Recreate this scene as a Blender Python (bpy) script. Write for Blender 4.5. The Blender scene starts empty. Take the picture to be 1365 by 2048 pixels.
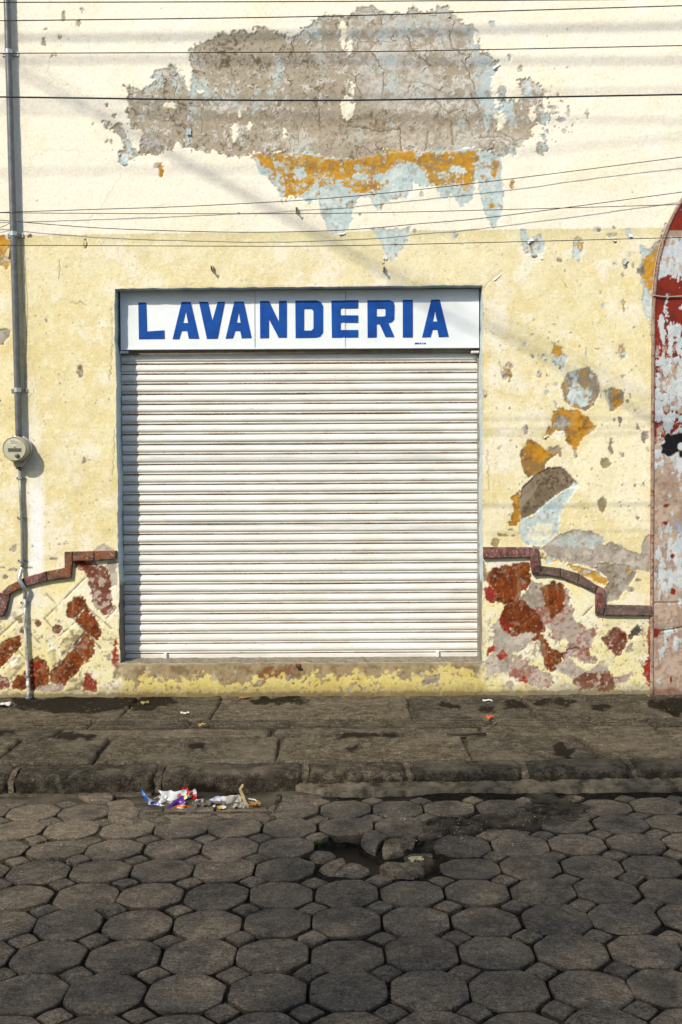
import bpy, bmesh, math, random
import numpy as np
from mathutils import Vector, Matrix
random.seed(7)
rng = np.random.default_rng(7)
scene = bpy.context.scene
COL = scene.collection

# ------------------------------------------------------------------ camera
F_PX, PITCH, ROLL, HORIZ_CX, HORIZ_CY = 2050.0, math.atan(74/2050.0), 0.0055, 682.5, 1024.0
CAM_Z, CAM_D = 1.6, 7.36
CAM = np.array([0.0, -CAM_D, CAM_Z])
_f = np.array([0, math.cos(PITCH), -math.sin(PITCH)])
_r0 = np.array([1.0, 0, 0]); _u0 = np.array([0, math.sin(PITCH), math.cos(PITCH)])
_r = math.cos(ROLL)*_r0 - math.sin(ROLL)*_u0
_u = math.sin(ROLL)*_r0 + math.cos(ROLL)*_u0
cam = bpy.data.cameras.new('camera'); camo = bpy.data.objects.new('camera', cam); COL.objects.link(camo)
cam.sensor_fit = 'HORIZONTAL'; cam.sensor_width = 36; cam.lens = 36*F_PX/1365
cam.clip_start = 0.05; cam.clip_end = 2000
camo.matrix_world = Matrix(((_r[0], _u[0], -_f[0], CAM[0]), (_r[1], _u[1], -_f[1], CAM[1]), (_r[2], _u[2], -_f[2], CAM[2]), (0, 0, 0, 1)))
scene.camera = camo

# ------------------------------------------------------------------ light
SUN = Vector((0.69, 1.0, -0.95)).normalized()          # direction the light travels
world = bpy.data.worlds.new('World'); scene.world = world; world.use_nodes = True
wn = world.node_tree; bg = wn.nodes['Background']
sky = wn.nodes.new('ShaderNodeTexSky'); sky.sky_type = 'NISHITA'; sky.sun_disc = False
sky.sun_elevation = math.asin(-SUN.z); sky.sun_rotation = math.atan2(-SUN.x, -SUN.y)
wn.links.new(sky.outputs[0], bg.inputs[0]); bg.inputs[1].default_value = 0.15
sl = bpy.data.lights.new('sun', 'SUN'); sl.energy = 3.0; sl.angle = math.radians(0.53); sl.color = (1.0, 0.925, 0.79)
so = bpy.data.objects.new('sun', sl); COL.objects.link(so)
so.rotation_euler = SUN.to_track_quat('-Z', 'Y').to_euler(); so.location = (-7, -10, 12)
scene.view_settings.view_transform = 'Standard'; scene.view_settings.look = 'None'
scene.view_settings.gamma = 1; scene.view_settings.use_curve_mapping = False
scene.view_settings.exposure = 0.55

# ------------------------------------------------------------------ measuring helpers (survey of the photo)
def ray(px, py):
    d = _f + (px-HORIZ_CX)/F_PX*_r - (py-HORIZ_CY)/F_PX*_u
    return d
def P(px, py, Y=0.0):                # point on the vertical plane y = Y
    d = ray(px, py); t = (Y-CAM[1])/d[1]; p = CAM+t*d
    return Vector((p[0], Y, p[2]))
def G(px, py, Z=0.0):                # point on the horizontal plane z = Z
    d = ray(px, py); t = (Z-CAM[2])/d[2]; p = CAM+t*d
    return Vector((p[0], p[1], Z))
def proj(x, y, z):                   # world -> photo measure (arrays)
    dx, dy, dz = x-CAM[0], y-CAM[1], z-CAM[2]
    a = dx*_r[0]+dy*_r[1]+dz*_r[2]; b = dx*_u[0]+dy*_u[1]+dz*_u[2]; c = dx*_f[0]+dy*_f[1]+dz*_f[2]
    return HORIZ_CX+F_PX*a/c, HORIZ_CY-F_PX*b/c

# ------------------------------------------------------------------ noise
def _hash(ix, iy, seed):
    h = (ix.astype(np.uint32)*np.uint32(374761393) + iy.astype(np.uint32)*np.uint32(668265263) + np.uint32((seed*974711+12345) & 0xffffffff))
    h = (h ^ (h >> np.uint32(13)))*np.uint32(1274126177)
    h = h ^ (h >> np.uint32(16))
    return (h & np.uint32(0xffff)).astype(np.float32)/65535.0
def vnoise(x, y, seed=0):
    x0 = np.floor(x); y0 = np.floor(y); fx = (x-x0).astype(np.float32); fy = (y-y0).astype(np.float32)
    ix = x0.astype(np.int64) & 0xffffffff; iy = y0.astype(np.int64) & 0xffffffff
    fx = fx*fx*(3-2*fx); fy = fy*fy*(3-2*fy)
    ix1 = (ix+1) & 0xffffffff; iy1 = (iy+1) & 0xffffffff
    a = _hash(ix, iy, seed); b = _hash(ix1, iy, seed); c = _hash(ix, iy1, seed); d = _hash(ix1, iy1, seed)
    return (a+(b-a)*fx + (c-a)*fy + (a-b-c+d)*fx*fy)*2-1
def fbm(x, y, scale, octv=4, seed=0, gain=0.55):
    x = np.asarray(x, dtype=np.float64)/scale; y = np.asarray(y, dtype=np.float64)/scale
    s = 0; a = 1; tot = 0; cs, sn = math.cos(0.6), math.sin(0.6)
    for o in range(octv):
        s = s+a*vnoise(x+17.3*o, y-9.1*o, seed+o*31); tot += a; a *= gain
        x, y = (x*cs-y*sn)*2.03, (x*sn+y*cs)*2.03
    return s/tot*1.5
def sstep(a, b, x):
    t = np.clip((x-a)/(b-a), 0, 1); return t*t*(3-2*t)
def lerp(a, b, t): return a+(b-a)*t
def poly_sdf(poly, x, y):            # >0 inside, in px
    d2 = np.full(x.shape, 1e18); ins = np.zeros(x.shape, bool); n = len(poly)
    for i in range(n):
        ax, ay = poly[i]; bx, by = poly[(i+1) % n]
        ex, ey = bx-ax, by-ay; wx, wy = x-ax, y-ay
        t = np.clip((wx*ex+wy*ey)/(ex*ex+ey*ey+1e-9), 0, 1)
        d2 = np.minimum(d2, (wx-t*ex)**2+(wy-t*ey)**2)
        c = (ay > y) != (by > y)
        if c.any():
            xi = ax+(y-ay)*(ex)/(ey if abs(ey) > 1e-9 else 1e-9)
            ins ^= c & (x < xi)
    return np.where(ins, 1, -1)*np.sqrt(d2)
def line_dist(pts, x, y):
    d2 = np.full(x.shape, 1e18)
    for (ax, ay), (bx, by) in zip(pts[:-1], pts[1:]):
        ex, ey = bx-ax, by-ay; wx, wy = x-ax, y-ay
        t = np.clip((wx*ex+wy*ey)/(ex*ex+ey*ey+1e-9), 0, 1)
        d2 = np.minimum(d2, (wx-t*ex)**2+(wy-t*ey)**2)
    return np.sqrt(d2)
def ell(cx, cy, rx, ry, n=14): return [(cx+rx*math.cos(2*math.pi*k/n), cy+ry*math.sin(2*math.pi*k/n)) for k in range(n)]
LIGHT = np.array([1.16, 1.16, 1.16])           # how bright a white wall facing the sun reads
def alb(r, g, b, light=LIGHT):
    c = np.array([r, g, b])/255.0
    c = np.where(c <= 0.04045, c/12.92, ((c+0.055)/1.055)**2.4)
    return np.minimum(c/light, 0.86)
def z3(pts, ox, oy, s): return [(ox+x/s, oy+y/s) for x, y in pts]

# ------------------------------------------------------------------ object helpers
def link(o, parent=None):
    COL.objects.link(o)
    if parent is not None: o.parent = parent
    return o
def tag(o, label=None, cat=None, group=None, kind=None):
    if label: o['label'] = label
    if cat: o['category'] = cat
    if group: o['group'] = group
    if kind: o['kind'] = kind
    return o
def empty(name, loc, label=None, cat=None, group=None):
    o = bpy.data.objects.new(name, None); o.location = loc; o.empty_display_size = 0.1
    COL.objects.link(o); return tag(o, label, cat, group)
def mk(name, verts, faces, mat, parent=None, smooth=False, origin=None):
    """verts are world coordinates; the object is placed at origin (or at its parent's place)"""
    org = Vector(origin) if origin is not None else (parent.matrix_basis.translation.copy() if parent is not None else Vector((0, 0, 0)))
    if parent is not None:
        pb = Vector((0, 0, 0)); q = parent
        while q is not None: pb += q.matrix_basis.translation; q = q.parent
        if origin is None: org = pb
    me = bpy.data.meshes.new(name)
    me.from_pydata([tuple(Vector(v)-org) for v in verts], [], faces); me.update()
    if smooth: me.polygons.foreach_set('use_smooth', [True]*len(me.polygons))
    if mat: me.materials.append(mat)
    o = bpy.data.objects.new(name, me); link(o, parent)
    o.location = org-pb if parent is not None else org
    return o
def mk_bm(name, bm, mat, parent=None, smooth=False, origin=None):
    bm.normal_update()
    vs = [v.co.copy() for v in bm.verts]
    bm.verts.index_update()
    fs = [[v.index for v in f.verts] for f in bm.faces]
    bm.free()
    return mk(name, vs, fs, mat, parent, smooth, origin)
def grid_mesh(name, X, Y, Z, mat, parent=None, keep=None, colors=None, smooth=True, origin=(0, 0, 0), flip=False):
    """X,Y,Z are (rows, cols) arrays in world coordinates"""
    nr, nc = X.shape
    idx = np.arange(nr*nc).reshape(nr, nc)
    q = np.stack([idx[:-1, :-1], idx[:-1, 1:], idx[1:, 1:], idx[1:, :-1]], -1)
    if flip: q = q[..., ::-1]
    q = q.reshape(-1, 4)
    if keep is not None: q = q[keep.reshape(-1)]
    me = bpy.data.meshes.new(name)
    co = np.stack([X-origin[0], Y-origin[1], Z-origin[2]], -1).reshape(-1, 3).astype(np.float32)
    cl = None if colors is None else colors.reshape(-1, 4)
    used = np.zeros(len(co), bool); used[q.ravel()] = True
    if not used.all():
        remap = np.cumsum(used)-1; co = co[used]; q = remap[q]
        if cl is not None: cl = cl[used]
    me.vertices.add(len(co)); me.vertices.foreach_set('co', co.ravel())
    me.loops.add(q.size); me.loops.foreach_set('vertex_index', q.ravel().astype(np.int32))
    me.polygons.add(len(q)); me.polygons.foreach_set('loop_start', np.arange(0, q.size, 4, dtype=np.int32))
    me.polygons.foreach_set('loop_total', np.full(len(q), 4, np.int32))
    me.update(calc_edges=True); me.validate()
    if smooth: me.polygons.foreach_set('use_smooth', np.ones(len(q), bool))
    if cl is not None:
        a = me.color_attributes.new('Col', 'FLOAT_COLOR', 'POINT'); a.data.foreach_set('color', cl.astype(np.float32).ravel())
    if mat: me.materials.append(mat)
    o = bpy.data.objects.new(name, me); link(o, parent); o.location = origin if parent is None else Vector(origin)-parent.location
    return o
def box_bm(bm, lo, hi, bevel=0.0, seg=1):
    r = bmesh.ops.create_cube(bm, size=1)
    for v in r['verts']:
        v.co = Vector([(lo[i]+hi[i])/2+v.co[i]*(hi[i]-lo[i]) for i in range(3)])
    if bevel > 0:
        es = list({e for v in r['verts'] for e in v.link_edges})
        bmesh.ops.bevel(bm, geom=es, offset=bevel, segments=seg, affect='EDGES', profile=0.5)
def box(name, lo, hi, mat, parent=None, bevel=0.0, seg=1, smooth=False):
    bm = bmesh.new(); box_bm(bm, lo, hi, bevel, seg); return mk_bm(name, bm, mat, parent, smooth)
def tube_data(pts, r, n=8, caps=True):
    pts = [Vector(p) for p in pts]; vs = []; fs = []
    up = Vector((0.13, 0.3, 0.94)); prev = None
    for i, p in enumerate(pts):
        t = (pts[min(i+1, len(pts)-1)]-pts[max(i-1, 0)]).normalized()
        if prev is None:
            a = t.cross(up)
            if a.length < 0.2: a = t.cross(Vector((1, 0, 0)))
            a.normalize()
        else:
            a = (prev-t*prev.dot(t)).normalized()
        prev = a; b = t.cross(a)
        rr = r[i] if isinstance(r, (list, tuple)) else r
        for k in range(n):
            an = 2*math.pi*k/n; vs.append(p+a*rr*math.cos(an)+b*rr*math.sin(an))
    for i in range(len(pts)-1):
        for k in range(n):
            fs.append((i*n+k, i*n+(k+1) % n, (i+1)*n+(k+1) % n, (i+1)*n+k))
    if caps:
        fs.append(tuple(range(n-1, -1, -1))); fs.append(tuple((len(pts)-1)*n+k for k in range(n)))
    return vs, fs
def tube(name, pts, r, mat, parent=None, n=8, origin=None):
    vs, fs = tube_data(pts, r, n); return mk(name, vs, fs, mat, parent, True, origin)
def smooth_path(pts, sub=6):
    pts = [Vector(p) for p in pts]; out = []
    for i in range(len(pts)-1):
        p0 = pts[max(i-1, 0)]; p1 = pts[i]; p2 = pts[i+1]; p3 = pts[min(i+2, len(pts)-1)]
        for k in range(sub):
            t = k/sub
            out.append(0.5*((2*p1)+(p2-p0)*t+(2*p0-5*p1+4*p2-p3)*t*t+(3*p1-p0-3*p2+p3)*t**3))
    out.append(pts[-1]); return out
def disc_bm(bm, c, axis, r0, r1, h, n=32):
    """frustum from c along axis"""
    axis = Vector(axis).normalized(); a = axis.orthogonal().normalized(); b = axis.cross(a)
    A = [bm.verts.new(Vector(c)+(a*math.cos(2*math.pi*k/n)+b*math.sin(2*math.pi*k/n))*r0) for k in range(n)]
    B = [bm.verts.new(Vector(c)+axis*h+(a*math.cos(2*math.pi*k/n)+b*math.sin(2*math.pi*k/n))*r1) for k in range(n)]
    for k in range(n): bm.faces.new((A[k], A[(k+1) % n], B[(k+1) % n], B[k]))
    bm.faces.new(A[::-1]); bm.faces.new(B)
def lathe(name, c, axis, prof, mat, parent=None, n=40, smooth=True):
    """prof: (radius, distance along axis)"""
    axis = Vector(axis).normalized(); a = axis.orthogonal().normalized(); b = axis.cross(a); c = Vector(c)
    vs = []; fs = []
    for r, h in prof:
        for k in range(n):
            an = 2*math.pi*k/n; vs.append(c+axis*h+(a*math.cos(an)+b*math.sin(an))*max(r, 1e-4))
    for i in range(len(prof)-1):
        for k in range(n): fs.append((i*n+k, i*n+(k+1) % n, (i+1)*n+(k+1) % n, (i+1)*n+k))
    fs.append(tuple(range(n-1, -1, -1))); fs.append(tuple((len(prof)-1)*n+k for k in range(n)))
    o = mk(name, vs, fs, mat, parent, smooth)
    return o

# ------------------------------------------------------------------ materials
def new_mat(name, rough=0.9, metal=0.0, spec=0.3):
    m = bpy.data.materials.new(name); m.use_nodes = True
    nt = m.node_tree; b = nt.nodes['Principled BSDF']
    b.inputs['Roughness'].default_value = rough; b.inputs['Metallic'].default_value = metal
    b.inputs['Specular IOR Level'].default_value = spec
    return m, nt, b
def nnode(nt, t, **kw):
    n = nt.nodes.new(t)
    for k, v in kw.items():
        if k in ('operation', 'blend_type', 'data_type', 'feature', 'attribute_name', 'attribute_type', 'noise_dimensions', 'distance', 'clamp', 'vector_type', 'bands_direction'): setattr(n, k, v)
        else: n.inputs[k.replace('_', ' ')].default_value = v
    return n
def noise(nt, vec, scale, detail=5, rough=0.6, dist=0.0):
    n = nnode(nt, 'ShaderNodeTexNoise', Scale=scale, Detail=detail, Roughness=rough, Distortion=dist)
    if vec is not None: nt.links.new(vec, n.inputs['Vector'])
    return n.outputs['Fac']
def ramp(nt, fac, stops):
    r = nt.nodes.new('ShaderNodeValToRGB'); e = r.color_ramp.elements
    while len(e) < len(stops): e.new(0.5)
    for i, (p, c) in enumerate(stops):
        e[i].position = p; c = (c, c, c) if not hasattr(c, '__len__') else c; e[i].color = (c[0], c[1], c[2], 1)
    nt.links.new(fac, r.inputs[0]); return r.outputs[0]
def mix(nt, fac, a, b, mode='MIX'):
    m = nt.nodes.new('ShaderNodeMix'); m.data_type = 'RGBA'; m.blend_type = mode; m.clamp_factor = True
    for s, v in ((0, fac), (6, a), (7, b)):
        if hasattr(v, 'links') or isinstance(v, bpy.types.NodeSocket): nt.links.new(v, m.inputs[s])
        elif s == 0: m.inputs[s].default_value = v
        else: m.inputs[s].default_value = (v[0], v[1], v[2], 1)
    return m.outputs[2]
def math_n(nt, op, a, b=0.0):
    m = nt.nodes.new('ShaderNodeMath'); m.operation = op
    for i, v in ((0, a), (1, b)):
        if isinstance(v, bpy.types.NodeSocket): nt.links.new(v, m.inputs[i])
        else: m.inputs[i].default_value = v
    return m.outputs[0]
def bump(nt, b, height, strength=0.3, dist=0.004):
    n = nt.nodes.new('ShaderNodeBump'); n.inputs['Strength'].default_value = strength; n.inputs['Distance'].default_value = dist
    nt.links.new(height, n.inputs['Height']); nt.links.new(n.outputs[0], b.inputs['Normal'])
def world_pos(nt): return nt.nodes.new('ShaderNodeNewGeometry').outputs['Position']
def obj_pos(nt): return nt.nodes.new('ShaderNodeTexCoord').outputs['Object']
def mapped(nt, vec, scale):
    m = nt.nodes.new('ShaderNodeMapping'); m.inputs['Scale'].default_value = scale; nt.links.new(vec, m.inputs[0]); return m.outputs[0]
def sepz(nt, vec, i=2):
    s = nt.nodes.new('ShaderNodeSeparateXYZ'); nt.links.new(vec, s.inputs[0]); return s.outputs[i]

def mat_wall(name, grain=0.16):
    m, nt, b = new_mat(name, 0.92, 0, 0.15)
    at = nnode(nt, 'ShaderNodeAttribute', attribute_name='Col')
    p = world_pos(nt)
    g1 = ramp(nt, noise(nt, p, 260, 4, 0.7), [(0.36, 1-grain), (0.6, 1+grain*0.35)])
    c = mix(nt, 1.0, at.outputs['Color'], g1, 'MULTIPLY')
    c = mix(nt, 1.0, c, ramp(nt, noise(nt, p, 48, 7, 0.75), [(0.36, (0.86, 0.85, 0.82)), (0.45, (0.97, 0.965, 0.955)), (0.52, (1.0, 1.0, 1.0)), (0.62, (1.05, 1.06, 1.09))]), 'MULTIPLY')
    # hairline cracks where the plaster is bare
    pd = mix(nt, 0.12, p, nt.nodes.new('ShaderNodeTexNoise').outputs['Color'])
    nz = [n for n in nt.nodes if n.type == 'TEX_NOISE'][-1]; nz.inputs['Scale'].default_value = 9; nt.links.new(p, nz.inputs['Vector'])
    v = nnode(nt, 'ShaderNodeTexVoronoi', feature='DISTANCE_TO_EDGE', Scale=4.2); nt.links.new(pd, v.inputs['Vector'])
    cr = ramp(nt, v.outputs['Distance'], [(0.0, 1), (0.012, 0)])
    gate = ramp(nt, noise(nt, p, 2.3, 2), [(0.5, 0), (0.56, 1)])
    cm = math_n(nt, 'MULTIPLY', math_n(nt, 'MULTIPLY', cr, gate), at.outputs['Alpha'])
    c = mix(nt, cm, c, (0.06, 0.045, 0.03))
    nt.links.new(c, b.inputs['Base Color'])
    hsum = math_n(nt, 'ADD', noise(nt, p, 190, 5, 0.7), math_n(nt, 'MULTIPLY', noise(nt, p, 38, 4, 0.6), 2.0))
    bump(nt, b, hsum, 0.38, 0.0018)
    return m
M_WALL = mat_wall('weathered plaster'); M_ARCH = mat_wall('peeling arch paint', 0.2)

def mat_stone(name, dark, mid, light, bmp=0.6, scale=1.0, wet=True, rough=0.85):
    m, nt, b = new_mat(name, rough, 0, 0.08)
    p = world_pos(nt); oi = nt.nodes.new('ShaderNodeObjectInfo')
    c = ramp(nt, noise(nt, p, 14*scale, 6, 0.65), [(0.38, dark), (0.5, mid), (0.62, light)])
    sp = ramp(nt, noise(nt, p, 95*scale, 5, 0.85), [(0.38, 0.4), (0.46, 0.85), (0.53, 1.05), (0.58, 1.35), (0.64, 2.2)])
    c = mix(nt, 1.0, c, sp, 'MULTIPLY')
    c = mix(nt, 1.0, c, ramp(nt, noise(nt, mapped(nt, p, (0.7, 1, 1)), 62*scale, 5, 0.75), [(0.38, 0.5), (0.46, 0.92), (0.6, 1.25)]), 'MULTIPLY')
    c = mix(nt, 1.0, c, ramp(nt, oi.outputs['Random'], [(0, (0.74, 0.75, 0.77)), (0.5, (1, 0.98, 0.96)), (1, (1.24, 1.18, 1.12))]), 'MULTIPLY')
    at = nnode(nt, 'ShaderNodeAttribute', attribute_name='Col')
    if wet:
        s = nt.nodes.new('ShaderNodeSeparateColor'); nt.links.new(at.outputs['Color'], s.inputs[0])
        c = mix(nt, s.outputs[0], c, (dark[0]*0.25, dark[1]*0.22, dark[2]*0.2))        # damp / oily stain
        c = mix(nt, s.outputs[1], c, (0.27, 0.225, 0.155))                              # dust
        r = nt.nodes.new('ShaderNodeMapRange'); nt.links.new(s.outputs[0], r.inputs[0]); r.inputs[3].default_value = rough; r.inputs[4].default_value = 0.75
        nt.links.new(r.outputs[0], b.inputs['Roughness'])
    nt.links.new(c, b.inputs['Base Color'])
    h = math_n(nt, 'ADD', noise(nt, p, 80*scale, 6, 0.8), math_n(nt, 'MULTIPLY', noise(nt, mapped(nt, p, (0.6, 1.2, 1)), 24*scale, 6, 0.7), 2.2))
    bump(nt, b, h, bmp, 0.016)
    return m
M_SLAB = mat_stone('basalt slab', (0.08, 0.066, 0.044), (0.12, 0.10, 0.067), (0.175, 0.148, 0.102), 1.0)
M_KERB = mat_stone('basalt kerb', (0.038, 0.033, 0.024), (0.065, 0.055, 0.040), (0.12, 0.103, 0.074), 1.0, 1.2)
M_PAV = mat_stone('concrete paver', (0.15, 0.122, 0.09), (0.19, 0.157, 0.117), (0.245, 0.205, 0.155), 1.0, 1.5)
M_SOIL = mat_stone('joint soil', (0.011, 0.009, 0.006), (0.02, 0.016, 0.011), (0.045, 0.036, 0.026), 0.9, 2.2, rough=0.95)
M_MORTAR = mat_stone('mortar', (0.055, 0.046, 0.032), (0.095, 0.08, 0.056), (0.15, 0.127, 0.09), 1.0, 1.6)
M_BROKEN = mat_stone('broken stone', (0.1, 0.083, 0.058), (0.18, 0.15, 0.105), (0.27, 0.23, 0.165), 1.0, 1.6)

def mat_plain(name, c1, c2=None, rough=0.5, metal=0.0, spec=0.4, scale=60, bmp=0.1):
    m, nt, b = new_mat(name, rough, metal, spec); p = world_pos(nt)
    c2 = c2 or tuple(x*0.7 for x in c1)
    nt.links.new(ramp(nt, noise(nt, p, scale, 5, 0.65), [(0.35, c2), (0.65, c1)]), b.inputs['Base Color'])
    if bmp: bump(nt, b, noise(nt, p, scale*3, 4), bmp, 0.002)
    return m
M_PIPE = mat_plain('grey painted steel conduit', (0.15, 0.155, 0.15), (0.10, 0.105, 0.10), 0.35, 0.3, 0.5, 25)
M_GALV = mat_plain('galvanised steel', (0.55, 0.55, 0.53), (0.38, 0.38, 0.36), 0.38, 0.75, 0.5, 90)
def mat_rusty():
    m, nt, b = new_mat('weathered thin conduit', 0.5, 0.2, 0.4); p = world_pos(nt)
    c = ramp(nt, noise(nt, p, 40, 5, 0.6), [(0.35, (0.22, 0.225, 0.215)), (0.65, (0.34, 0.345, 0.33))])
    low = ramp(nt, sepz(nt, p), [(0.0, 1), (0.7, 1), (0.78, 0)])
    w = ramp(nt, noise(nt, mapped(nt, p, (1, 1, 0.35)), 30, 4, 0.6), [(0.47, 0), (0.52, 1)])
    rr = ramp(nt, noise(nt, mapped(nt, p, (1, 1, 0.3)), 22, 4, 0.6), [(0.57, 0), (0.62, 1)])
    c = mix(nt, math_n(nt, 'MULTIPLY', w, low), c, (0.62, 0.6, 0.54))
    c = mix(nt, math_n(nt, 'MULTIPLY', rr, low), c, (0.25, 0.09, 0.025))
    nt.links.new(c, b.inputs['Base Color']); return m
M_RUSTY = mat_rusty()
M_WIRE = mat_plain('black cable sheath', (0.018, 0.018, 0.02), (0.012, 0.012, 0.013), 0.6, 0, 0.3, 50, 0)
M_WIRE_G = mat_plain('grey cable sheath', (0.3, 0.27, 0.23), (0.2, 0.18, 0.15), 0.6, 0, 0.3, 50, 0)

def mat_shutter():
    m, nt, b = new_mat('white enamelled shutter steel', 0.42, 0.0, 0.45)
    p = world_pos(nt); o = obj_pos(nt); oi = nt.nodes.new('ShaderNodeObjectInfo')
    c = ramp(nt, noise(nt, mapped(nt, p, (0.5, 1, 2)), 9, 5, 0.6), [(0.36, (0.60, 0.58, 0.515)), (0.5, (0.66, 0.64, 0.58)), (0.6, (0.69, 0.675, 0.625))])
    lz = sepz(nt, o)
    low = ramp(nt, math_n(nt, 'ADD', math_n(nt, 'MULTIPLY', lz, 1/0.08), 0.5), [(0.03, 1), (0.13, 1), (0.165, 0.3), (0.22, 0.05), (0.3, 0.0)])
    # brown dust held along the lower lip of each slat
    ds = ramp(nt, noise(nt, mapped(nt, p, (0.25, 1, 1.5)), 12, 5, 0.7), [(0.52, 0), (0.7, 0.14)])
    c = mix(nt, math_n(nt, 'MULTIPLY', ds, low), c, (0.42, 0.35, 0.25))
    off = nt.nodes.new('ShaderNodeVectorMath'); off.operation = 'ADD'; nt.links.new(p, off.inputs[0])
    comb = nt.nodes.new('ShaderNodeCombineXYZ'); nt.links.new(math_n(nt, 'MULTIPLY', oi.outputs['Random'], 40), comb.inputs[0]); nt.links.new(comb.outputs[0], off.inputs[1])
    r1 = ramp(nt, noise(nt, mapped(nt, off.outputs[0], (1.2, 1, 6)), 2.6, 3, 0.6), [(0.49, 0), (0.54, 1)])
    r2 = ramp(nt, noise(nt, mapped(nt, off.outputs[0], (9, 1, 45)), 5, 5, 0.75), [(0.46, 0), (0.51, 1)])
    ru = math_n(nt, 'MULTIPLY', math_n(nt, 'MULTIPLY', r1, r2), low)
    c = mix(nt, ru, c, (0.40, 0.17, 0.03))
    r3 = ramp(nt, noise(nt, mapped(nt, off.outputs[0], (5, 1, 42)), 3.5, 4, 0.6), [(0.70, 0), (0.715, 1)])
    c = mix(nt, r3, c, (0.16, 0.075, 0.03))
    nt.links.new(c, b.inputs['Base Color']); bump(nt, b, noise(nt, p, 80, 4), 0.08, 0.002); return m
M_SHUT = mat_shutter()
def mat_reveal():
    m, nt, b = new_mat('blue grey reveal paint', 0.7, 0, 0.3); p = world_pos(nt)
    c = ramp(nt, noise(nt, p, 22, 5, 0.6), [(0.3, (0.40, 0.49, 0.52)), (0.65, (0.52, 0.61, 0.64))])
    bare = ramp(nt, noise(nt, p, 45, 5, 0.65), [(0.62, 0), (0.66, 1)])
    c = mix(nt, bare, c, (0.3, 0.27, 0.2))
    z = math_n(nt, 'ADD', sepz(nt, p), math_n(nt, 'MULTIPLY', noise(nt, p, 16, 4), 0.16))
    low = ramp(nt, z, [(0.88, 1), (0.93, 0)])
    cc = ramp(nt, noise(nt, p, 40, 5, 0.65), [(0.35, (0.16, 0.135, 0.105)), (0.65, (0.27, 0.235, 0.19))])
    c = mix(nt, low, c, cc); nt.links.new(c, b.inputs['Base Color']); bump(nt, b, noise(nt, p, 120, 4), 0.4, 0.003); return m
M_REVEAL = mat_reveal()
def mat_concrete():
    m, nt, b = new_mat('bare cement', 0.9, 0, 0.2); p = world_pos(nt)
    c = ramp(nt, noise(nt, p, 26, 6, 0.65), [(0.3, (0.15, 0.125, 0.085)), (0.5, (0.23, 0.195, 0.14)), (0.7, (0.34, 0.3, 0.23))])
    nt.links.new(c, b.inputs['Base Color']); bump(nt, b, noise(nt, p, 150, 5), 0.5, 0.003); return m
M_CEM = mat_concrete()
def mat_mould(name, cols):
    m, nt, b = new_mat(name, 0.85, 0, 0.2); p = world_pos(nt)
    a = ramp(nt, noise(nt, p, 13, 5, 0.65), [(0.38, cols[0]), (0.5, cols[1]), (0.6, cols[2])])
    g = ramp(nt, noise(nt, p, 36, 5, 0.7), [(0.53, 0), (0.57, 1)])
    a = mix(nt, g, a, cols[3]); w = ramp(nt, noise(nt, p, 70, 5, 0.7), [(0.6, 0), (0.64, 1)])
    a = mix(nt, w, a, cols[4]); nt.links.new(a, b.inputs['Base Color'])
    bump(nt, b, math_n(nt, 'ADD', noise(nt, p, 120, 5), noise(nt, p, 30, 4)), 0.6, 0.005); return m
M_MOULD_R = mat_mould('flaking maroon moulding', [(0.05, 0.034, 0.027), (0.16, 0.05, 0.042), (0.24, 0.12, 0.105), (0.085, 0.06, 0.05), (0.42, 0.35, 0.30)])
M_MOULD_L = mat_mould('flaking rust red moulding', [(0.085, 0.05, 0.035), (0.2, 0.075, 0.025), (0.22, 0.05, 0.035), (0.15, 0.105, 0.075), (0.42, 0.34, 0.28)])
M_MOULD_D = mat_mould('sooty moulding', [(0.06, 0.045, 0.035), (0.10, 0.07, 0.055), (0.17, 0.10, 0.085), (0.12, 0.085, 0.07), (0.33, 0.27, 0.22)])

# ================================================================== WALL OF THE SHOP
ZTOP, XW = 6.4, 5.0
def axis(lo, d0, d1, hi, step, coarse=0.08):
    a = np.arange(lo, d0, coarse) if lo < d0 else np.array([])
    return np.concatenate([a, np.arange(d0, d1, step), np.arange(d1, hi+1e-6, coarse)])
xs = axis(-XW, -2.55, 2.55, XW, 0.006, 0.025); zs = axis(-0.32, 0.0, 5.16, ZTOP, 0.006)
# opening corners, measured on the wall face
oTL, oTR, oBL, oBR = P(229, 577), P(965, 570), P(240, 1327), P(965, 1324)
X, Z = np.meshgrid(xs, zs)
jL = int(np.argmin(abs(xs-oTL.x))); jR = int(np.argmin(abs(xs-oTR.x))); iB = int(np.argmin(abs(zs-oBL.z))); iT = int(np.argmin(abs(zs-oTL.z)))
def edgeL(z): return oBL.x+(oTL.x-oBL.x)*(z-oBL.z)/(oTL.z-oBL.z) + 0.003*np.sin(z*9.0)+0.0035*fbm(z, z*0, 0.06, 3, 91)
def edgeR(z): return oBR.x+(oTR.x-oBR.x)*(z-oBR.z)/(oTR.z-oBR.z) + 0.002*np.sin(z*7.0+1)+0.003*fbm(z, z*0, 0.06, 3, 92)
def edgeB(x): return oBL.z+(oBR.z-oBL.z)*(x-oBL.x)/(oBR.x-oBL.x)+0.004*fbm(x, x*0, 0.05, 3, 93)
def edgeT(x): return oTL.z+(oTR.z-oTL.z)*(x-oTL.x)/(oTR.x-oTL.x)+0.003*fbm(x, x*0, 0.07, 3, 94)
wL = np.clip(1-abs(X-xs[jL])/0.10, 0, 1)*np.clip(1-np.maximum(0, np.maximum(zs[iB]-Z, Z-zs[iT]))/0.15, 0, 1)
wR = np.clip(1-abs(X-xs[jR])/0.10, 0, 1)*np.clip(1-np.maximum(0, np.maximum(zs[iB]-Z, Z-zs[iT]))/0.15, 0, 1)
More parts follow.
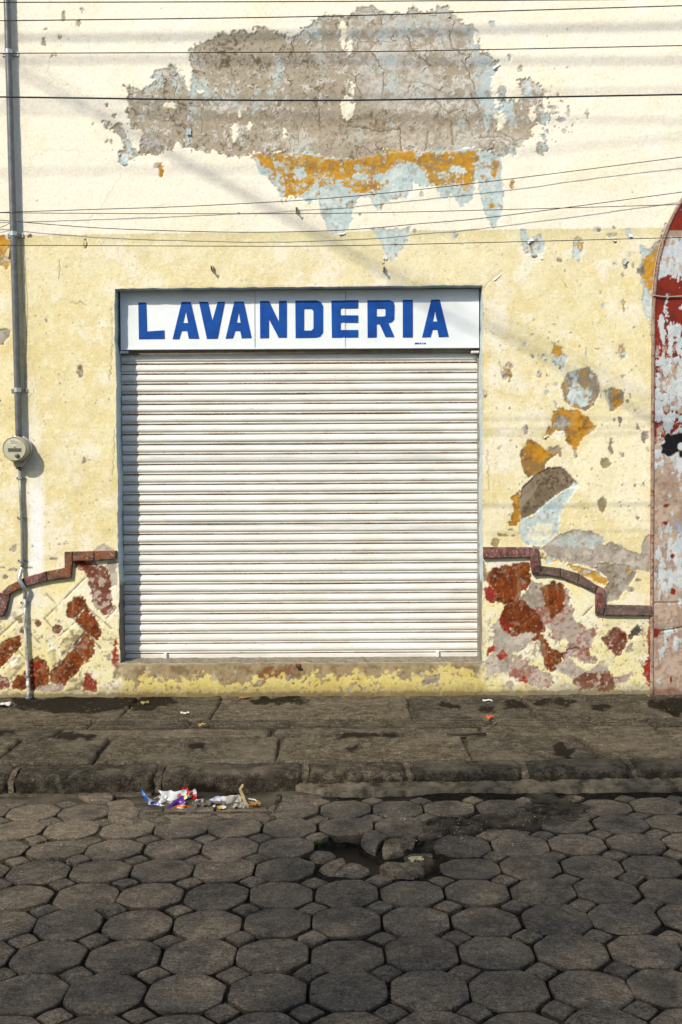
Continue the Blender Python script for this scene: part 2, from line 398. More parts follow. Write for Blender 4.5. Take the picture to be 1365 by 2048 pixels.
wB = np.clip(1-abs(Z-zs[iB])/0.10, 0, 1)*np.clip(1-np.maximum(0, np.maximum(xs[jL]-X, X-xs[jR]))/0.15, 0, 1)
wT = np.clip(1-abs(Z-zs[iT])/0.10, 0, 1)*np.clip(1-np.maximum(0, np.maximum(xs[jL]-X, X-xs[jR]))/0.15, 0, 1)
Xw = X+wL*(edgeL(np.clip(Z, zs[iB], zs[iT]))-xs[jL])+wR*(edgeR(np.clip(Z, zs[iB], zs[iT]))-xs[jR])
Zw = Z+wB*(edgeB(np.clip(X, xs[jL], xs[jR]))-zs[iB])+wT*(edgeT(np.clip(X, xs[jL], xs[jR]))-zs[iT])
keep = np.ones((len(zs)-1, len(xs)-1), bool); keep[iB:iT, jL:jR] = False
PX, PY = proj(Xw, np.zeros_like(Xw), Zw)

nA = fbm(PX, PY, 90, 4, 1); nA2 = fbm(PX, PY, 55, 5, 11); nB = fbm(PX, PY, 24, 4, 2); nB2 = fbm(PX, PY, 30, 4, 22)
nC = fbm(PX, PY, 9, 3, 3); nC2 = fbm(PX, PY, 8, 3, 33); nD = fbm(PX, PY, 4, 2, 4)
nV = fbm(PX, PY*0.25, 16, 4, 5)                   # streaks that run down the wall
nE = fbm(PX, PY, 14, 5, 6, 0.7)
EDGE = 0.5*nB+0.75*nC+0.55*nD+0.5*nE
c_ = lambda r, g, b: alb(r, g, b)[None, None, :]
def mixc(a, b, t): return a+(b-a)*t[..., None]

line_y = 471-0.0115*PX+1.2*nC                     # where the cream top coat ends
up = sstep(-1.2, 1.2, line_y-PY)
cream = mixc(mixc(c_(251, 243, 222), c_(249, 239, 212), sstep(-0.2, 0.9, nA)), c_(253, 248, 232), sstep(0.3, 0.9, nA2)*0.6)
pale = sstep(0.05, 0.65, nA2+0.35*nB+0.25*nC)     # worn, chalky parts of the yellow coat
pale = np.clip(pale*0.8+sstep(90, 0, abs(PX-1010))*sstep(520, 620, PY)*0.45*sstep(-0.4, .5, nB2)+sstep(620, 480, PY)*0.25, 0, 1)
yel = mixc(mixc(c_(233, 218, 164), c_(239, 228, 184), sstep(-0.5, 0.6, nB2)), c_(244, 236, 211), pale)
yel = mixc(yel, c_(222, 203, 140), sstep(0.2, 0.9, fbm(PX, PY, 70, 5, 44, 0.65))*0.6)
yel = mixc(yel, c_(216, 203, 146), sstep(34, 0, PY-line_y)*(1-up)*0.55)
tone = sstep(0.35, 0.75, nC2+0.4*nD)
yel = mixc(yel, c_(250, 240, 206), tone*0.6)
yel = mixc(yel, c_(224, 208, 156), sstep(0.3, 0.8, fbm(PX, PY, 12, 5, 45, 0.75))*0.35)
col = mixc(yel, cream, up)
hgt = 0.0035*nA+0.0012*nB+0.0006*nC+0.0015*up      # trowelled unevenness
crk = 0.15*up+0.05*(1-up)
full = (slice(None), slice(None))
# white strip of newer filler beside the thin conduit
m = sstep(8, -6, abs(PX-72-4*nB)-14)*sstep(930, 990, PY)*sstep(1340, 1250, PY)
col = mixc(col, c_(250, 249, 244), m*0.9)
m = sstep(0, 10, 26+8*nB-abs(PX-60))*sstep(780, 860, PY)*sstep(1000, 900, PY)*0.6; col = mixc(col, c_(248, 242, 225), m)
# pale lower zones under the stepped moulding
def below(pts, soft=3): return sstep(-soft, soft, PY-np.interp(PX, [p[0] for p in pts], [p[1] for p in pts]))
nE0 = fbm(PX, PY, 14, 5, 6, 0.7)
zl = below([(-400, 1195), (0, 1195), (60, 1160), (140, 1145), (150, 1112), (236, 1108)])*(PX < 242)
zr = below([(962, 1105), (1065, 1105), (1072, 1135), (1120, 1143), (1195, 1180), (1203, 1218), (1420, 1222), (1800, 1222)])*(PX > 958)
low = np.clip(zl+zr, 0, 1)
lowc = mixc(mixc(c_(246, 239, 205), c_(244, 230, 172), sstep(-0.3, 0.6, nA2+0.4*nB)), c_(226, 214, 148), sstep(1180, 1330, PY)*0.55)
lowc = mixc(lowc, c_(240, 236, 222), sstep(0.0, 0.6, nB2+0.3*nC)*0.6)
lowc = mixc(lowc, c_(206, 192, 150), sstep(0.25, 0.7, fbm(PX, PY, 26, 5, 47, 0.7))*sstep(1150, 1320, PY)*0.6)
lowc = mixc(lowc, c_(168, 152, 128), sstep(0.52, 0.6, nB2*0.4+nC*0.5+nE0*0.6)*sstep(1180, 1260, PY)*0.8)
col = mixc(col, lowc, low)
hgt = hgt-0.002*low

def region(poly, pad):
    x0, x1 = min(p[0] for p in poly)-pad, max(p[0] for p in poly)+pad; y0, y1 = min(p[1] for p in poly)-pad, max(p[1] for p in poly)+pad
    a = P(x0, y1); b = P(x1, y0)
    i0, i1 = np.searchsorted(zs, [a.z-0.05, b.z+0.05]); j0, j1 = np.searchsorted(xs, [a.x-0.05, b.x+0.05])
    return slice(max(i0-2, 0), i1+2), slice(max(j0-2, 0), j1+2)
def paint(poly, fill, amp=5.0, depth=0.004, soft=1.0, op=1.0, crack=None, rim=0.18, grow=0.0):
    s = region(poly, 14+amp*2)
    if PX[s].size == 0: return
    d = poly_sdf(poly, PX[s], PY[s])+amp*EDGE[s]+grow
    m = sstep(-soft, soft, d)*op
    if rim > 0:                                    # white undercoat showing along the broken edge
        r = sstep(-3.2, -0.6, d+1.5*nD[s])*(1-m)*rim
        col[s] = mixc(col[s], c_(236, 228, 208), r)
    f = fill(s)
    col[s] = mixc(col[s], f, m)
    base = -depth*1.0+0.0009*nC[s]+0.0011*nB2[s]+0.0009*nD[s]
    hgt[s] = lerp(hgt[s], base+0.5*hgt[s], m)
    if crack is not None: crk[s] = lerp(crk[s], crack, m)
# fills: each is what lies under the coat
def f_conc(s):
    t = sstep(0.15, 0.7, nA2[s]*0.7+nB[s]*0.6+0.35*nC[s])
    c = mixc(c_(174, 162, 141), c_(204, 196, 182), t)
    c = mixc(c, c_(124, 111, 89), sstep(0.15, 0.7, nB2[s]*0.5+nC2[s]*0.7-0.2*nA[s]+0.3*nD[s]))
    c = mixc(c, c_(220, 215, 205), sstep(0.28, 0.6, nC[s]*0.7+0.5*nA[s]+0.4*nD[s]+0.25*sstep(650, 900, PX[s]))*0.85)
    bl = sstep(0.22, 0.42, 0.55*nV[s]+0.6*nA2[s]+0.4*nC2[s]+0.3*nD[s]+0.35*(sstep(780, 980, PX[s])-0.35))
    c = mixc(c, c_(192, 208, 205), bl*0.85)
    c = mixc(c, c_(112, 94, 68), sstep(0.62, 0.85, nD[s]+0.4*nC[s])*0.8)
    return c
def f_grey(s):
    c = mixc(c_(150, 138, 120), c_(182, 174, 160), sstep(-0.3, 0.6, nB[s]+0.4*nC[s]))
    c = mixc(c, c_(112, 100, 84), sstep(0.25, 0.7, nC2[s]+0.3*nB2[s])*0.8)
    return c
def f_greypink(s):
    c = mixc(c_(176, 160, 146), c_(196, 178, 165), sstep(-0.3, 0.6, nB[s]+0.3*nC[s]))
    c = mixc(c, c_(150, 78, 66), sstep(0.2, 0.6, nB2[s]*0.7+0.6*nC[s]+0.3*nD[s])*0.8)
    return mixc(c, c_(120, 104, 92), sstep(0.35, 0.7, nC2[s])*0.6)
def f_greywarm(s):
    c = mixc(c_(172, 162, 148), c_(198, 188, 172), sstep(-0.3, 0.6, nB[s]+0.3*nC[s]))
    return mixc(c, c_(136, 122, 106), sstep(0.35, 0.8, nC2[s]+0.3*nA[s])*0.7)
def f_dark(s):
    c = mixc(c_(122, 106, 84), c_(142, 126, 104), sstep(-0.3, 0.6, nB[s]+0.5*nC[s]))
    c = mixc(c, c_(96, 82, 62), sstep(0.1, 0.5, nC[s]*0.6+nD[s]*0.7))
    return mixc(c, c_(150, 136, 116), sstep(0.15, 0.4, fbm(PX[s]+PY[s]*0.7, (PY[s]+PX[s]*0.7)*0.3, 24, 3, 77)))
def f_blue(s):
    c = mixc(c_(190, 206, 203), c_(210, 220, 215), sstep(-0.4, 0.5, nB[s]+0.3*nC[s]))
    c = mixc(c, c_(166, 168, 154), sstep(0.2, 0.7, nC2[s]+0.35*nB2[s]+0.3*nD[s])*0.7)
    return mixc(c, c_(184, 130, 58), sstep(0.72, 0.86, nC[s]+0.35*nB2[s])*0.85)
def f_ochre(s):
    c = mixc(c_(202, 150, 52), c_(180, 130, 52), sstep(-0.2, 0.6, nB[s]+0.3*nC[s]))
    c = mixc(c, c_(216, 166, 74), sstep(0.35, 0.8, nC2[s])*0.7)
    c = mixc(c, c_(158, 134, 92), sstep(0.15, 0.6, nB2[s]+0.5*nC[s]+0.3*nD[s])*0.75)
    c = mixc(c, c_(196, 176, 130), sstep(0.3, 0.5, nC2[s]*0.7+nE[s]*0.6))
    return mixc(c, c_(192, 205, 202), sstep(0.42, 0.55, nE[s]*0.8+nC[s]*0.5))
def f_ochre2(s):
    c = mixc(c_(196, 140, 40), c_(166, 118, 44), sstep(-0.3, 0.5, nB[s]+0.4*nC[s]))
    c = mixc(c, c_(138, 112, 76), sstep(0.1, 0.6, nB2[s]+0.5*nC2[s]+0.3*nE[s])*0.8)
    return mixc(c, c_(112, 92, 62), sstep(0.35, 0.7, nC[s]+0.4*nD[s])*0.7)
def f_streak(s):
    c = mixc(c_(158, 146, 124), c_(136, 122, 98), sstep(-0.3, 0.5, nB[s]+0.5*nC[s]))
    c = mixc(c, c_(178, 132, 60), sstep(0.1, 0.35, nV[s]*0.8+nC2[s]*0.4))
    return mixc(c, c_(186, 200, 196), sstep(0.2, 0.45, -nV[s]*0.6+nB2[s]*0.5+nE[s]*0.4))
def f_ochblue(s):
    t = sstep(-0.08, 0.08, nB2[s]*0.7+nA2[s]*0.5+0.4*nC2[s]+0.05)
    return mixc(f_blue(s), f_ochre(s), t)
def f_mixall(s):
    c = f_ochblue(s); return mixc(c, f_grey(s), sstep(0.0, 0.2, nB[s]+0.5*nC2[s]-0.5*nA2[s]))
def f_sienna(s):
    c = mixc(c_(130, 64, 24), c_(106, 50, 22), sstep(-0.3, 0.6, nB[s]+0.5*nC[s]))
    c = mixc(c, c_(150, 42, 28), sstep(0.35, 0.6, nA2[s]*0.8+0.5*nB2[s]))
    c = mixc(c, c_(78, 40, 26), sstep(0.15, 0.65, nC2[s]+0.4*nB[s]+0.3*nE[s])*0.85)
    c = mixc(c, c_(160, 88, 40), sstep(0.3, 0.6, nE[s]+0.3*nD[s])*0.6)
    c = mixc(c, c_(150, 128, 112), sstep(0.55, 0.7, nB2[s]*0.6+nC2[s]*0.6+0.3*nE[s])*0.8)
    return mixc(c, c_(186, 110, 70), sstep(0.6, 0.85, nC[s]+0.3*nD[s])*0.6)
def f_red(s):
    c = mixc(c_(160, 48, 40), c_(140, 52, 42), sstep(-0.3, 0.6, nB[s]))
    return mixc(c, c_(180, 120, 108), sstep(0.35, 0.7, nC[s]+0.3*nD[s])*0.6)
def f_maroon(s):
    c = mixc(c_(112, 66, 50), c_(134, 90, 76), sstep(-0.3, 0.5, nB[s]+0.5*nC[s]))
    c = mixc(c, c_(196, 178, 164), sstep(0.15, 0.45, nC2[s]*0.8+0.4*nB2[s]+0.3*nD[s])*0.85)
    return mixc(c, c_(112, 44, 28), sstep(0.45, 0.7, nB[s]-0.3*nC2[s]))
def f_tile(s):
    c = mixc(c_(188, 174, 132), c_(222, 208, 158), sstep(-0.3, 0.5, nB[s]+0.5*nC[s]))
    return mixc(c, c_(128, 116, 92), sstep(0.1, 0.5, nC2[s]+0.4*nB2[s])*0.8)
def f_white(s): return mixc(c_(238, 234, 226), c_(222, 226, 222), sstep(-0.3, 0.5, nB[s]))
def f_black(s): return mixc(c_(74, 68, 64), c_(110, 96, 84), sstep(-0.2, 0.6, nC[s]))
def f_cream(s): return mixc(c_(250, 242, 218), c_(247, 236, 205), sstep(-0.2, 0.8, nB[s]))
def f_olive(s): return mixc(c_(168, 152, 112), c_(146, 132, 98), sstep(-0.2, 0.6, nC[s]))

# ---- big bare patch over the sign
BIG = [(250,172),(275,177),(297,172),(306,160),(312,142),(340,128),(360,135),(367,152),(378,178),(384,148),(379,125),(382,102),(392,88),(425,78),(445,68),(475,62),(500,62),(520,52),(550,62),(580,75),(602,67),(608,54),(630,40),(668,28),(690,36),(713,27),(716,15),(745,14),(778,27),(813,27),(828,12),(853,22),(870,27),(876,10),(898,15),(915,37),(938,47),(953,55),(960,75),(963,100),(983,112),(998,125),(988,145),(986,170),(992,195),(996,214),(1013,197),(1043,200),(1038,155),(1053,155),(1083,172),(1093,185),(1083,210),(1103,235),(1093,250),(1072,245),(1068,270),(1048,287),(1033,307),(1003,314),(963,297),(883,304),(833,301),(778,297),(743,312),(703,319),(683,319),(600,305),(550,305),(500,309),(450,312),(425,304),(415,311),(400,302),(370,296),(357,288),(345,300),(330,296),(320,309),(280,315),(246,322),(240,300),(250,288),(235,265),(212,255),(210,245),(240,245),(255,278),(275,298),(285,282),(262,252),(254,225),(252,190)]
BLUEB = [(502,306),(517,345),(537,358),(555,375),(565,404),(575,385),(595,394),(620,407),(638,400),(645,435),(660,464),(683,470),(698,460),(705,435),(713,400),(738,395),(758,425),(768,405),(803,395),(815,397),(828,365),(843,375),(873,370),(880,402),(903,390),(923,415),(948,400),(953,360),(963,395),(973,435),(988,458),(1003,435),(1010,400),(1003,312),(963,293),(880,298),(780,292),(740,305),(683,312),(600,300)]
paint(BLUEB, f_blue, 3.5, 0.002, rim=0.1)
paint([(498,306),(530,337),(560,352),(570,398),(590,392),(600,388),(640,374),(683,366),(700,388),(740,387),(770,372),(775,345),(790,330),(830,325),(850,347),(870,372),(920,367),(940,388),(948,350),(960,296),(880,298),(780,292),(740,305),(683,314),(560,300)], f_ochre, 9, 0.003, rim=0)
for p, a in ((ell(655,395,16,8), 7), (ell(600,345,11,15), 9), (ell(815,340,22,12), 9), (ell(655,350,22,9), 9), (ell(720,355,22,10), 9), (ell(560,330,12,8), 6), (ell(885,345,9,12), 8), (ell(765,355,16,12), 8), (ell(915,340,16,7), 8)): paint(p, f_blue, a, 0.002, rim=0)
paint(ell(990,338,7,20), f_ochre, 4, 0.003, rim=0); paint(ell(985,412,5,6), f_ochre, 2, 0.003, rim=0)
paint(BIG, f_conc, 6.5, 0.0065, crack=1.0)
s = region([(240, 130), (1110, 320)], 0)
# dark damp fringe across the lower third, chalky top right
m_big = sstep(-1, 1, poly_sdf(BIG, PX[s], PY[s])+6.5*EDGE[s])
dk = sstep(26, 0, abs(PY[s]-242-0.0*PX[s]-14*nB[s]))*sstep(380, 420, PX[s])*sstep(980, 900, PX[s])*0.55
col[s] = mixc(col[s], c_(142, 122, 90), dk*m_big*sstep(-0.5, 0.3, nC[s]))
pk = sstep(30, 0, abs(PY[s]-278-8*nB[s]))*sstep(500, 560, PX[s])*0.75
col[s] = mixc(col[s], c_(206, 192, 172), pk*m_big*sstep(-0.35, 0.1, nC2[s]+0.4*nB[s]))
s = region([(690, 5), (1010, 200)], 0)
m_big = sstep(-1, 1, poly_sdf(BIG, PX[s], PY[s])+6.5*EDGE[s])
col[s] = mixc(col[s], c_(196, 190, 178), m_big*0.65*sstep(-0.4, 0.3, nB2[s]+0.5*nC[s])*sstep(690, 740, PX[s]))
col[s] = mixc(col[s], c_(188, 206, 206), m_big*sstep(0, 30, PX[s]-925-20*nB[s]-0.1*PY[s])*sstep(-0.5, 0.1, nC[s]+0.3)*0.85)
for p, a in ((ell(342,210,13,5), 4), (ell(400,184,8,5), 3), (ell(470,266,7,18), 5), (ell(501,253,4,10), 3), (ell(571,265,5,12), 3), (ell(480,228,4,7), 2), (ell(553,205,3,4), 2), (ell(688,70,6,28), 4), (ell(701,95,7,14), 4), (ell(697,215,13,26), 5), (ell(704,175,5,18), 4), (ell(1003,240,11,22), 5), (ell(994,180,9,28), 5), (ell(1036,185,9,12), 4), (ell(1068,228,8,15), 4), (ell(362,140,9,10), 5), (ell(275,268,10,9), 6), (ell(378,170,4,12), 3), (ell(953,75,5,12), 3), (ell(356,292,7,10), 3), (ell(1078,262,14,11), 6)): paint(p, f_cream, a, -0.0005, rim=0)
paint(ell(1005,192,9,20), f_conc, 4, 0.005); paint(ell(1083,297,13,13), f_conc, 6, 0.005); paint([(1053,155),(1066,170),(1062,200),(1050,190)], f_blue, 3, .003)
for x, y, rx, ry in ((120,75,5,6),(128,32,4,11),(137,78,4,4),(165,20,3,6),(158,46,4,9),(91,57,3,3),(87,85,4,8),(109,110,6,4),(121,87,2,3),(213,283,5,5),(223,284,3,5),(228,232,5,3),(186,248,2,3),(213,210,3,4),(322,340,6,14),(318,332,6,5),(1025,369,4,9),(985,47,5,6),(1020,115,3,6),(1042,137,6,8),(1112,225,9,4),(1138,222,3,10),(1146,250,2,6),(1130,261,4,6),(1177,228,3,9),(1105,215,10,3),(1090,275,6,8),(1118,240,14,2),(1095,262,4,4),(845,390,3,10),(702,410,6,9),(720,430,3,3)):
    paint(ell(x,y,rx,ry,9), f_conc if x not in (322,318,1025) else f_ochre, 3.5, 0.004, rim=0.1)
for k in range(70):
    cx = 1060+abs(random.gauss(0, 40)); cy = 225+random.gauss(0, 36); paint(ell(cx, cy, random.uniform(.8, 2.4), random.uniform(.8, 3), 7), f_grey, 1.5, 0.002, rim=0)
for k in range(60):
    a = random.random(); cx = 240+a*250+random.gauss(0, 14); cy = 300-230*a**1.0+random.gauss(0, 16); paint(ell(cx, cy, random.uniform(.7, 1.8), random.uniform(.7, 1.8), 7), f_grey, 1.5, 0.002, rim=0)
paint(ell(250,318,12,13), f_blue, 4, 0.006, rim=0)
# ---- cracks
def crack(pts, colr, wd=1.1, dep=0.003, op=0.8):
    q = [pts[0]]
    for (a, b) in zip(pts[:-1], pts[1:]):
        k = max(2, int(math.hypot(b[0]-a[0], b[1]-a[1])/5))
        for t in range(1, k+1): q.append((a[0]+(b[0]-a[0])*t/k+(random.uniform(-2.2, 2.2) if t < k else 0), a[1]+(b[1]-a[1])*t/k+(random.uniform(-2.2, 2.2) if t < k else 0)))
    s = region(q, 6); d = line_dist(q, PX[s], PY[s]); m = sstep(wd+0.7, wd*0.4, d)*op*(0.55+0.45*sstep(-0.4, 0.2, nB[s]))
    col[s] = mixc(col[s], c_(*colr), m); hgt[s] -= dep*sstep(wd+1.5, 0.3, d)
for q in ([(925,120),(945,160),(960,205)], [(868,198),(900,226),(926,214),(950,276)], [(815,70),(832,108),(862,130)], [(800,255),(803,300)], [(858,262),(850,300)], [(903,240),(908,288)], [(943,188),(957,216)], [(985,248),(996,262),(1030,280),(1045,276)], [(700,250),(760,262),(800,256)], [(595,250),(597,285)], [(745,105),(770,140),(765,190)], [(900,60),(905,95),(935,110)], [(455,120),(470,160)], [(640,215),(640,260)], [(960,275),(1000,272),(1035,290)]): crack(q, (98, 82, 58))
for q in ([(100,122),(97,145),(110,160),(95,172)], [(60,330),(75,302),(125,300),(168,305)], [(178,438),(205,412),(230,370),(242,350)], [(180,415),(176,470)], [(130,20),(150,58),(175,75),(182,122)], [(1190,150),(1230,160)], [(1050,690),(1070,720)], [(1160,120),(1180,95)], [(300,420),(340,405)]): crack(q, (222, 206, 168), 0.8, 0.001, 0.6)
for q in ([(140,605),(152,608),(162,603),(172,611)], [(968,576),(985,556),(1006,541)], [(120,520),(118,560)], [(222,610),(226,690),(220,760)], [(1125,560),(1135,575)], [(1000,720),(1008,760)], [(975,900),(980,980)], [(230,860),(226,950)]): crack(q, (120, 104, 74), 0.8, 0.002, 0.7)
# ---- patches in the yellow coat
paint([(743,457),(820,457),(815,485),(803,500),(785,522),(768,500),(758,480)], f_blue, 4, 0.003)
paint([(1043,457),(1055,460),(1063,475),(1083,470),(1094,485),(1088,505),(1073,514),(1053,505),(1043,490)], f_blue, 4, 0.004)
paint([(1155,470),(1168,480),(1165,510),(1160,527),(1148,515),(1148,480)], f_ochblue, 3, 0.004)
paint(ell(910,468,5,11), f_blue, 4, 0.003); paint([(1250,455),(1262,455),(1270,475),(1256,478)], f_blue, 4, 0.003); paint(ell(830,463,3,4), f_grey, 2, .003)
paint([(1335,447),(1318,483),(1301,498),(1280,489),(1286,517),(1275,542),(1286,567),(1284,595),(1290,623),(1301,645),(1303,672),(1310,672),(1312,560),(1324,500),(1340,455)], f_blue, 4, 0.005)
paint([(1326,470),(1316,492),(1296,507),(1284,530),(1280,550),(1290,565),(1300,590),(1308,590),(1314,545),(1324,500),(1336,462)], f_ochre, 4, 0.006, rim=0)
paint(ell(1287,541,10,9), f_grey, 4, 0.006, rim=0)
paint([(1108,687),(1127,695),(1128,710),(1138,716),(1127,735),(1108,726),(1102,707)], f_blue, 3, 0.004); paint([(1107,687),(1127,695),(1126,712),(1112,716),(1103,706)], f_ochre, 4, 0.005, rim=0)
paint(ell(1247,704,8,17), f_blue, 3, 0.004); paint(ell(1246,699,6,7), f_ochre, 2, 0.005, rim=0)
paint(ell(1016,740,11,16), f_mixall, 4, 0.004); paint(ell(1019,742,4,5), f_ochre, 2, 0.005, rim=0)
paint([(1127,769),(1139,748),(1177,737),(1195,754),(1199,782),(1186,807),(1171,818),(1152,816),(1133,800)], f_streak, 3, 0.006, grow=3)
s = region(ell(1160,790,30,25), 6); mm = sstep(-1, 1, poly_sdf(ell(1158,792,26,20), PX[s], PY[s])+9*EDGE[s]); col[s] = mixc(col[s], f_blue(s), mm)
paint([(1211,782),(1230,776),(1248,788),(1247,807),(1233,819),(1222,821),(1217,800)], f_streak, 3, 0.006, grow=2); paint(ell(1236,806,10,10), f_ochre2, 4, 0.006, rim=0)
paint([(1108,825),(1127,819),(1158,822),(1177,841),(1189,854),(1164,875),(1152,900),(1139,881),(1133,866),(1090,875),(1108,853)], f_ochre2, 4.5, 0.005, grow=4); paint(ell(1125,846,16,18), f_grey, 8, 0.006, rim=0)
paint(ell(1112,810,3,10), f_blue, 3, .004); paint([(1090,877),(1112,860),(1135,868),(1120,880)], f_cream, 4, -.001, rim=0)
paint([(1044,906),(1060,881),(1080,891),(1090,903),(1117,894),(1119,906),(1090,922),(1088,940),(1058,953),(1047,937)], f_ochre2, 2.5, 0.005, grow=2); paint(ell(1106,900,12,7), f_grey, 6, 0.005, rim=0)
# pale freshly filled area with a dome shaped top edge
fresh = [(1160,905),(1180,870),(1215,840),(1265,815),(1302,815),(1304,1060),(1250,1060),(1180,1010),(1150,960)]
s = region(fresh, 20); mm = sstep(-14, 14, poly_sdf(fresh, PX[s], PY[s])+10*EDGE[s])*0.6
col[s] = mixc(col[s], c_(250, 242, 212), mm); hgt[s] += 0.003*mm
for x, y, rx, ry in ((1152,905,3,14),(1222,893,5,18),(1240,843,4,12),(1289,876,6,13),(1277,855,4,6),(1213,925,10,10),(1206,1010,8,16),(1120,905,4,10),(1248,910,4,5),(1230,843,3,4),(1298,900,2,4),(1290,970,2,4),(1222,965,3,3),(1300,1016,3,3),(1275,1035,5,3)):
    paint(ell(x,y,rx,ry,9), f_olive if (x in (1213,1206)) else f_grey, 4.5, 0.003, rim=0.1)
for x, y, rx, ry in ((1051,688,4,5),(1066,714,4,5),(1079,748,4,6),(1087,712,4,4),(1175,706,4,11),(1196,697,5,2),(1161,688,2,5),(1107,651,2,4),(1070,639,3,2),(1067,690,2,5),(1247,605,4,8),(1262,511,4,6),(1252,530,5,10),(1268,528,2,5),(1247,552,3,7),(1207,610,3,10),(1248,615,3,8),(1114,505,4,5),(1119,521,8,4),(1195,460,6,5),(1225,470,11,4),(1232,481,5,4),(1230,456,5,4),(1095,787,3,5),(1205,790,2,9),(1262,792,3,5),(1256,803,4,4),(1113,768,3,2),(972,790,4,9),(1053,860,3,8),(1202,585,3,4),(1230,528,3,4),(1160,540,2,3),(1094,749,2,3),(1248,752,3,5),(1130,540,2,3),(1065,670,2,3)):
    paint(ell(x,y,rx,ry,9), f_mixall, 3.2, 0.004, rim=0.15)
for k in range(150):
    paint(ell(random.uniform(990,1300), random.uniform(640,1060), random.uniform(.6,1.8), random.uniform(.6,2.6), 7), f_grey, 1.5, 0.002, rim=0)
for k in range(60):
    paint(ell(random.uniform(0,228), random.uniform(480,1100), random.uniform(.6,1.5), random.uniform(.6,2.0), 7), f_grey, 1.5, 0.002, rim=0)
for k in range(40):
    paint(ell(random.uniform(0,1360), random.uniform(0,450), random.uniform(.6,1.6), random.uniform(.6,1.6), 7), f_grey, 1.2, 0.002, rim=0)
paint([(1038,1003),(1047,975),(1071,950),(1099,936),(1124,934),(1142,950),(1158,972),(1133,978),(1102,1000),(1071,1028),(1047,1040),(1040,1025)], f_dark, 1.5, 0.011, rim=0.1)
paint([(1046,1042),(1074,1030),(1114,995),(1152,975),(1127,1003),(1114,1034),(1114,1062),(1089,1087),(1055,1086),(1043,1065)], f_blue, 5, 0.004, rim=0, grow=5)
s = region(ell(1075,1060,30,25), 6); mm = sstep(-2, 2, poly_sdf(ell(1080,1062,26,18), PX[s], PY[s])+12*EDGE[s]); col[s] = mixc(col[s], c_(246, 236, 200), mm*0.7)
paint([(1023,993),(1040,981),(1043,1037),(1033,1056),(1018,1052),(1026,1018)], f_ochre2, 4, 0.006, grow=-1)
paint([(1099,1087),(1114,1071),(1139,1062),(1183,1062),(1205,1077),(1211,1090),(1223,1084),(1258,1099),(1283,1109),(1290,1074),(1306,1066),(1306,1146),(1264,1136),(1205,1126),(1186,1136),(1127,1123),(1096,1114),(1080,1096)], f_greywarm, 3, 0.005)
s = region(ell(1165,1090,60,28), 6); mm = sstep(-6, 10, poly_sdf(ell(1160,1084,48,18), PX[s], PY[s])+8*EDGE[s]); col[s] = mixc(col[s], f_blue(s), mm*0.75)
paint([(1189,1137),(1205,1124),(1264,1134),(1276,1146),(1258,1174),(1239,1199),(1217,1205),(1211,1177),(1220,1159)], f_grey, 3, 0.009)
paint([(1127,1124),(1170,1137),(1202,1146),(1220,1162),(1211,1171),(1164,1149)], f_ochre, 4, 0.007, rim=0); paint(ell(1259,1141,4,5), f_ochre, 3, .009, rim=0)
paint(ell(1277,1161,6,5), f_grey, 3, .004); paint(ell(1262,1180,8,6), f_grey, 3, .004); paint([(1082,1095),(1096,1112),(1120,1122),(1098,1130),(1082,1118)], f_ochblue, 4, .006, rim=0)
paint(ell(993,1086,9,8), f_olive, 3, .004)
for x, y in ((1012,1071),(1002,1070),(1022,1060),(1030,1072)): paint(ell(x,y,5,2), f_olive, 3, .003, rim=0)
# ---- left side small damages
paint([(-40,470),(8,472),(20,480),(22,520),(14,542),(4,530),(-40,545)], f_ochre, 3, .006); paint([(-40,655),(22,660),(18,672),(6,690),(-40,695)], f_grey, 3, .008)
paint(ell(161,741,7,15), f_mixall, 3, .005); paint(ell(168,920,5,7), f_grey, 4, .003); paint(ell(171,487,3,10), f_dark, 2, .01); paint(ell(60,472,5,3), f_dark, 2, .006)
for x, y, rx, ry in ((150,905,2,6),(92,640,1.5,5),(92,667,2,6),(120,766,2,2),(28,1098,5,9),(5,1135,6,2),(25,1140,9,3),(132,1088,8,2),(118,1090,3,2),(58,1136,7,2),(105,1118,10,4),(10,1155,7,5),(2,919,2,5),(20,1100,2,3)): paint(ell(x,y,rx,ry,9), f_grey, 2.5, .003, rim=0.1)
paint([(186,1103),(196,1092),(208,1088),(224,1096),(234,1104)], f_greywarm, 2, .004)
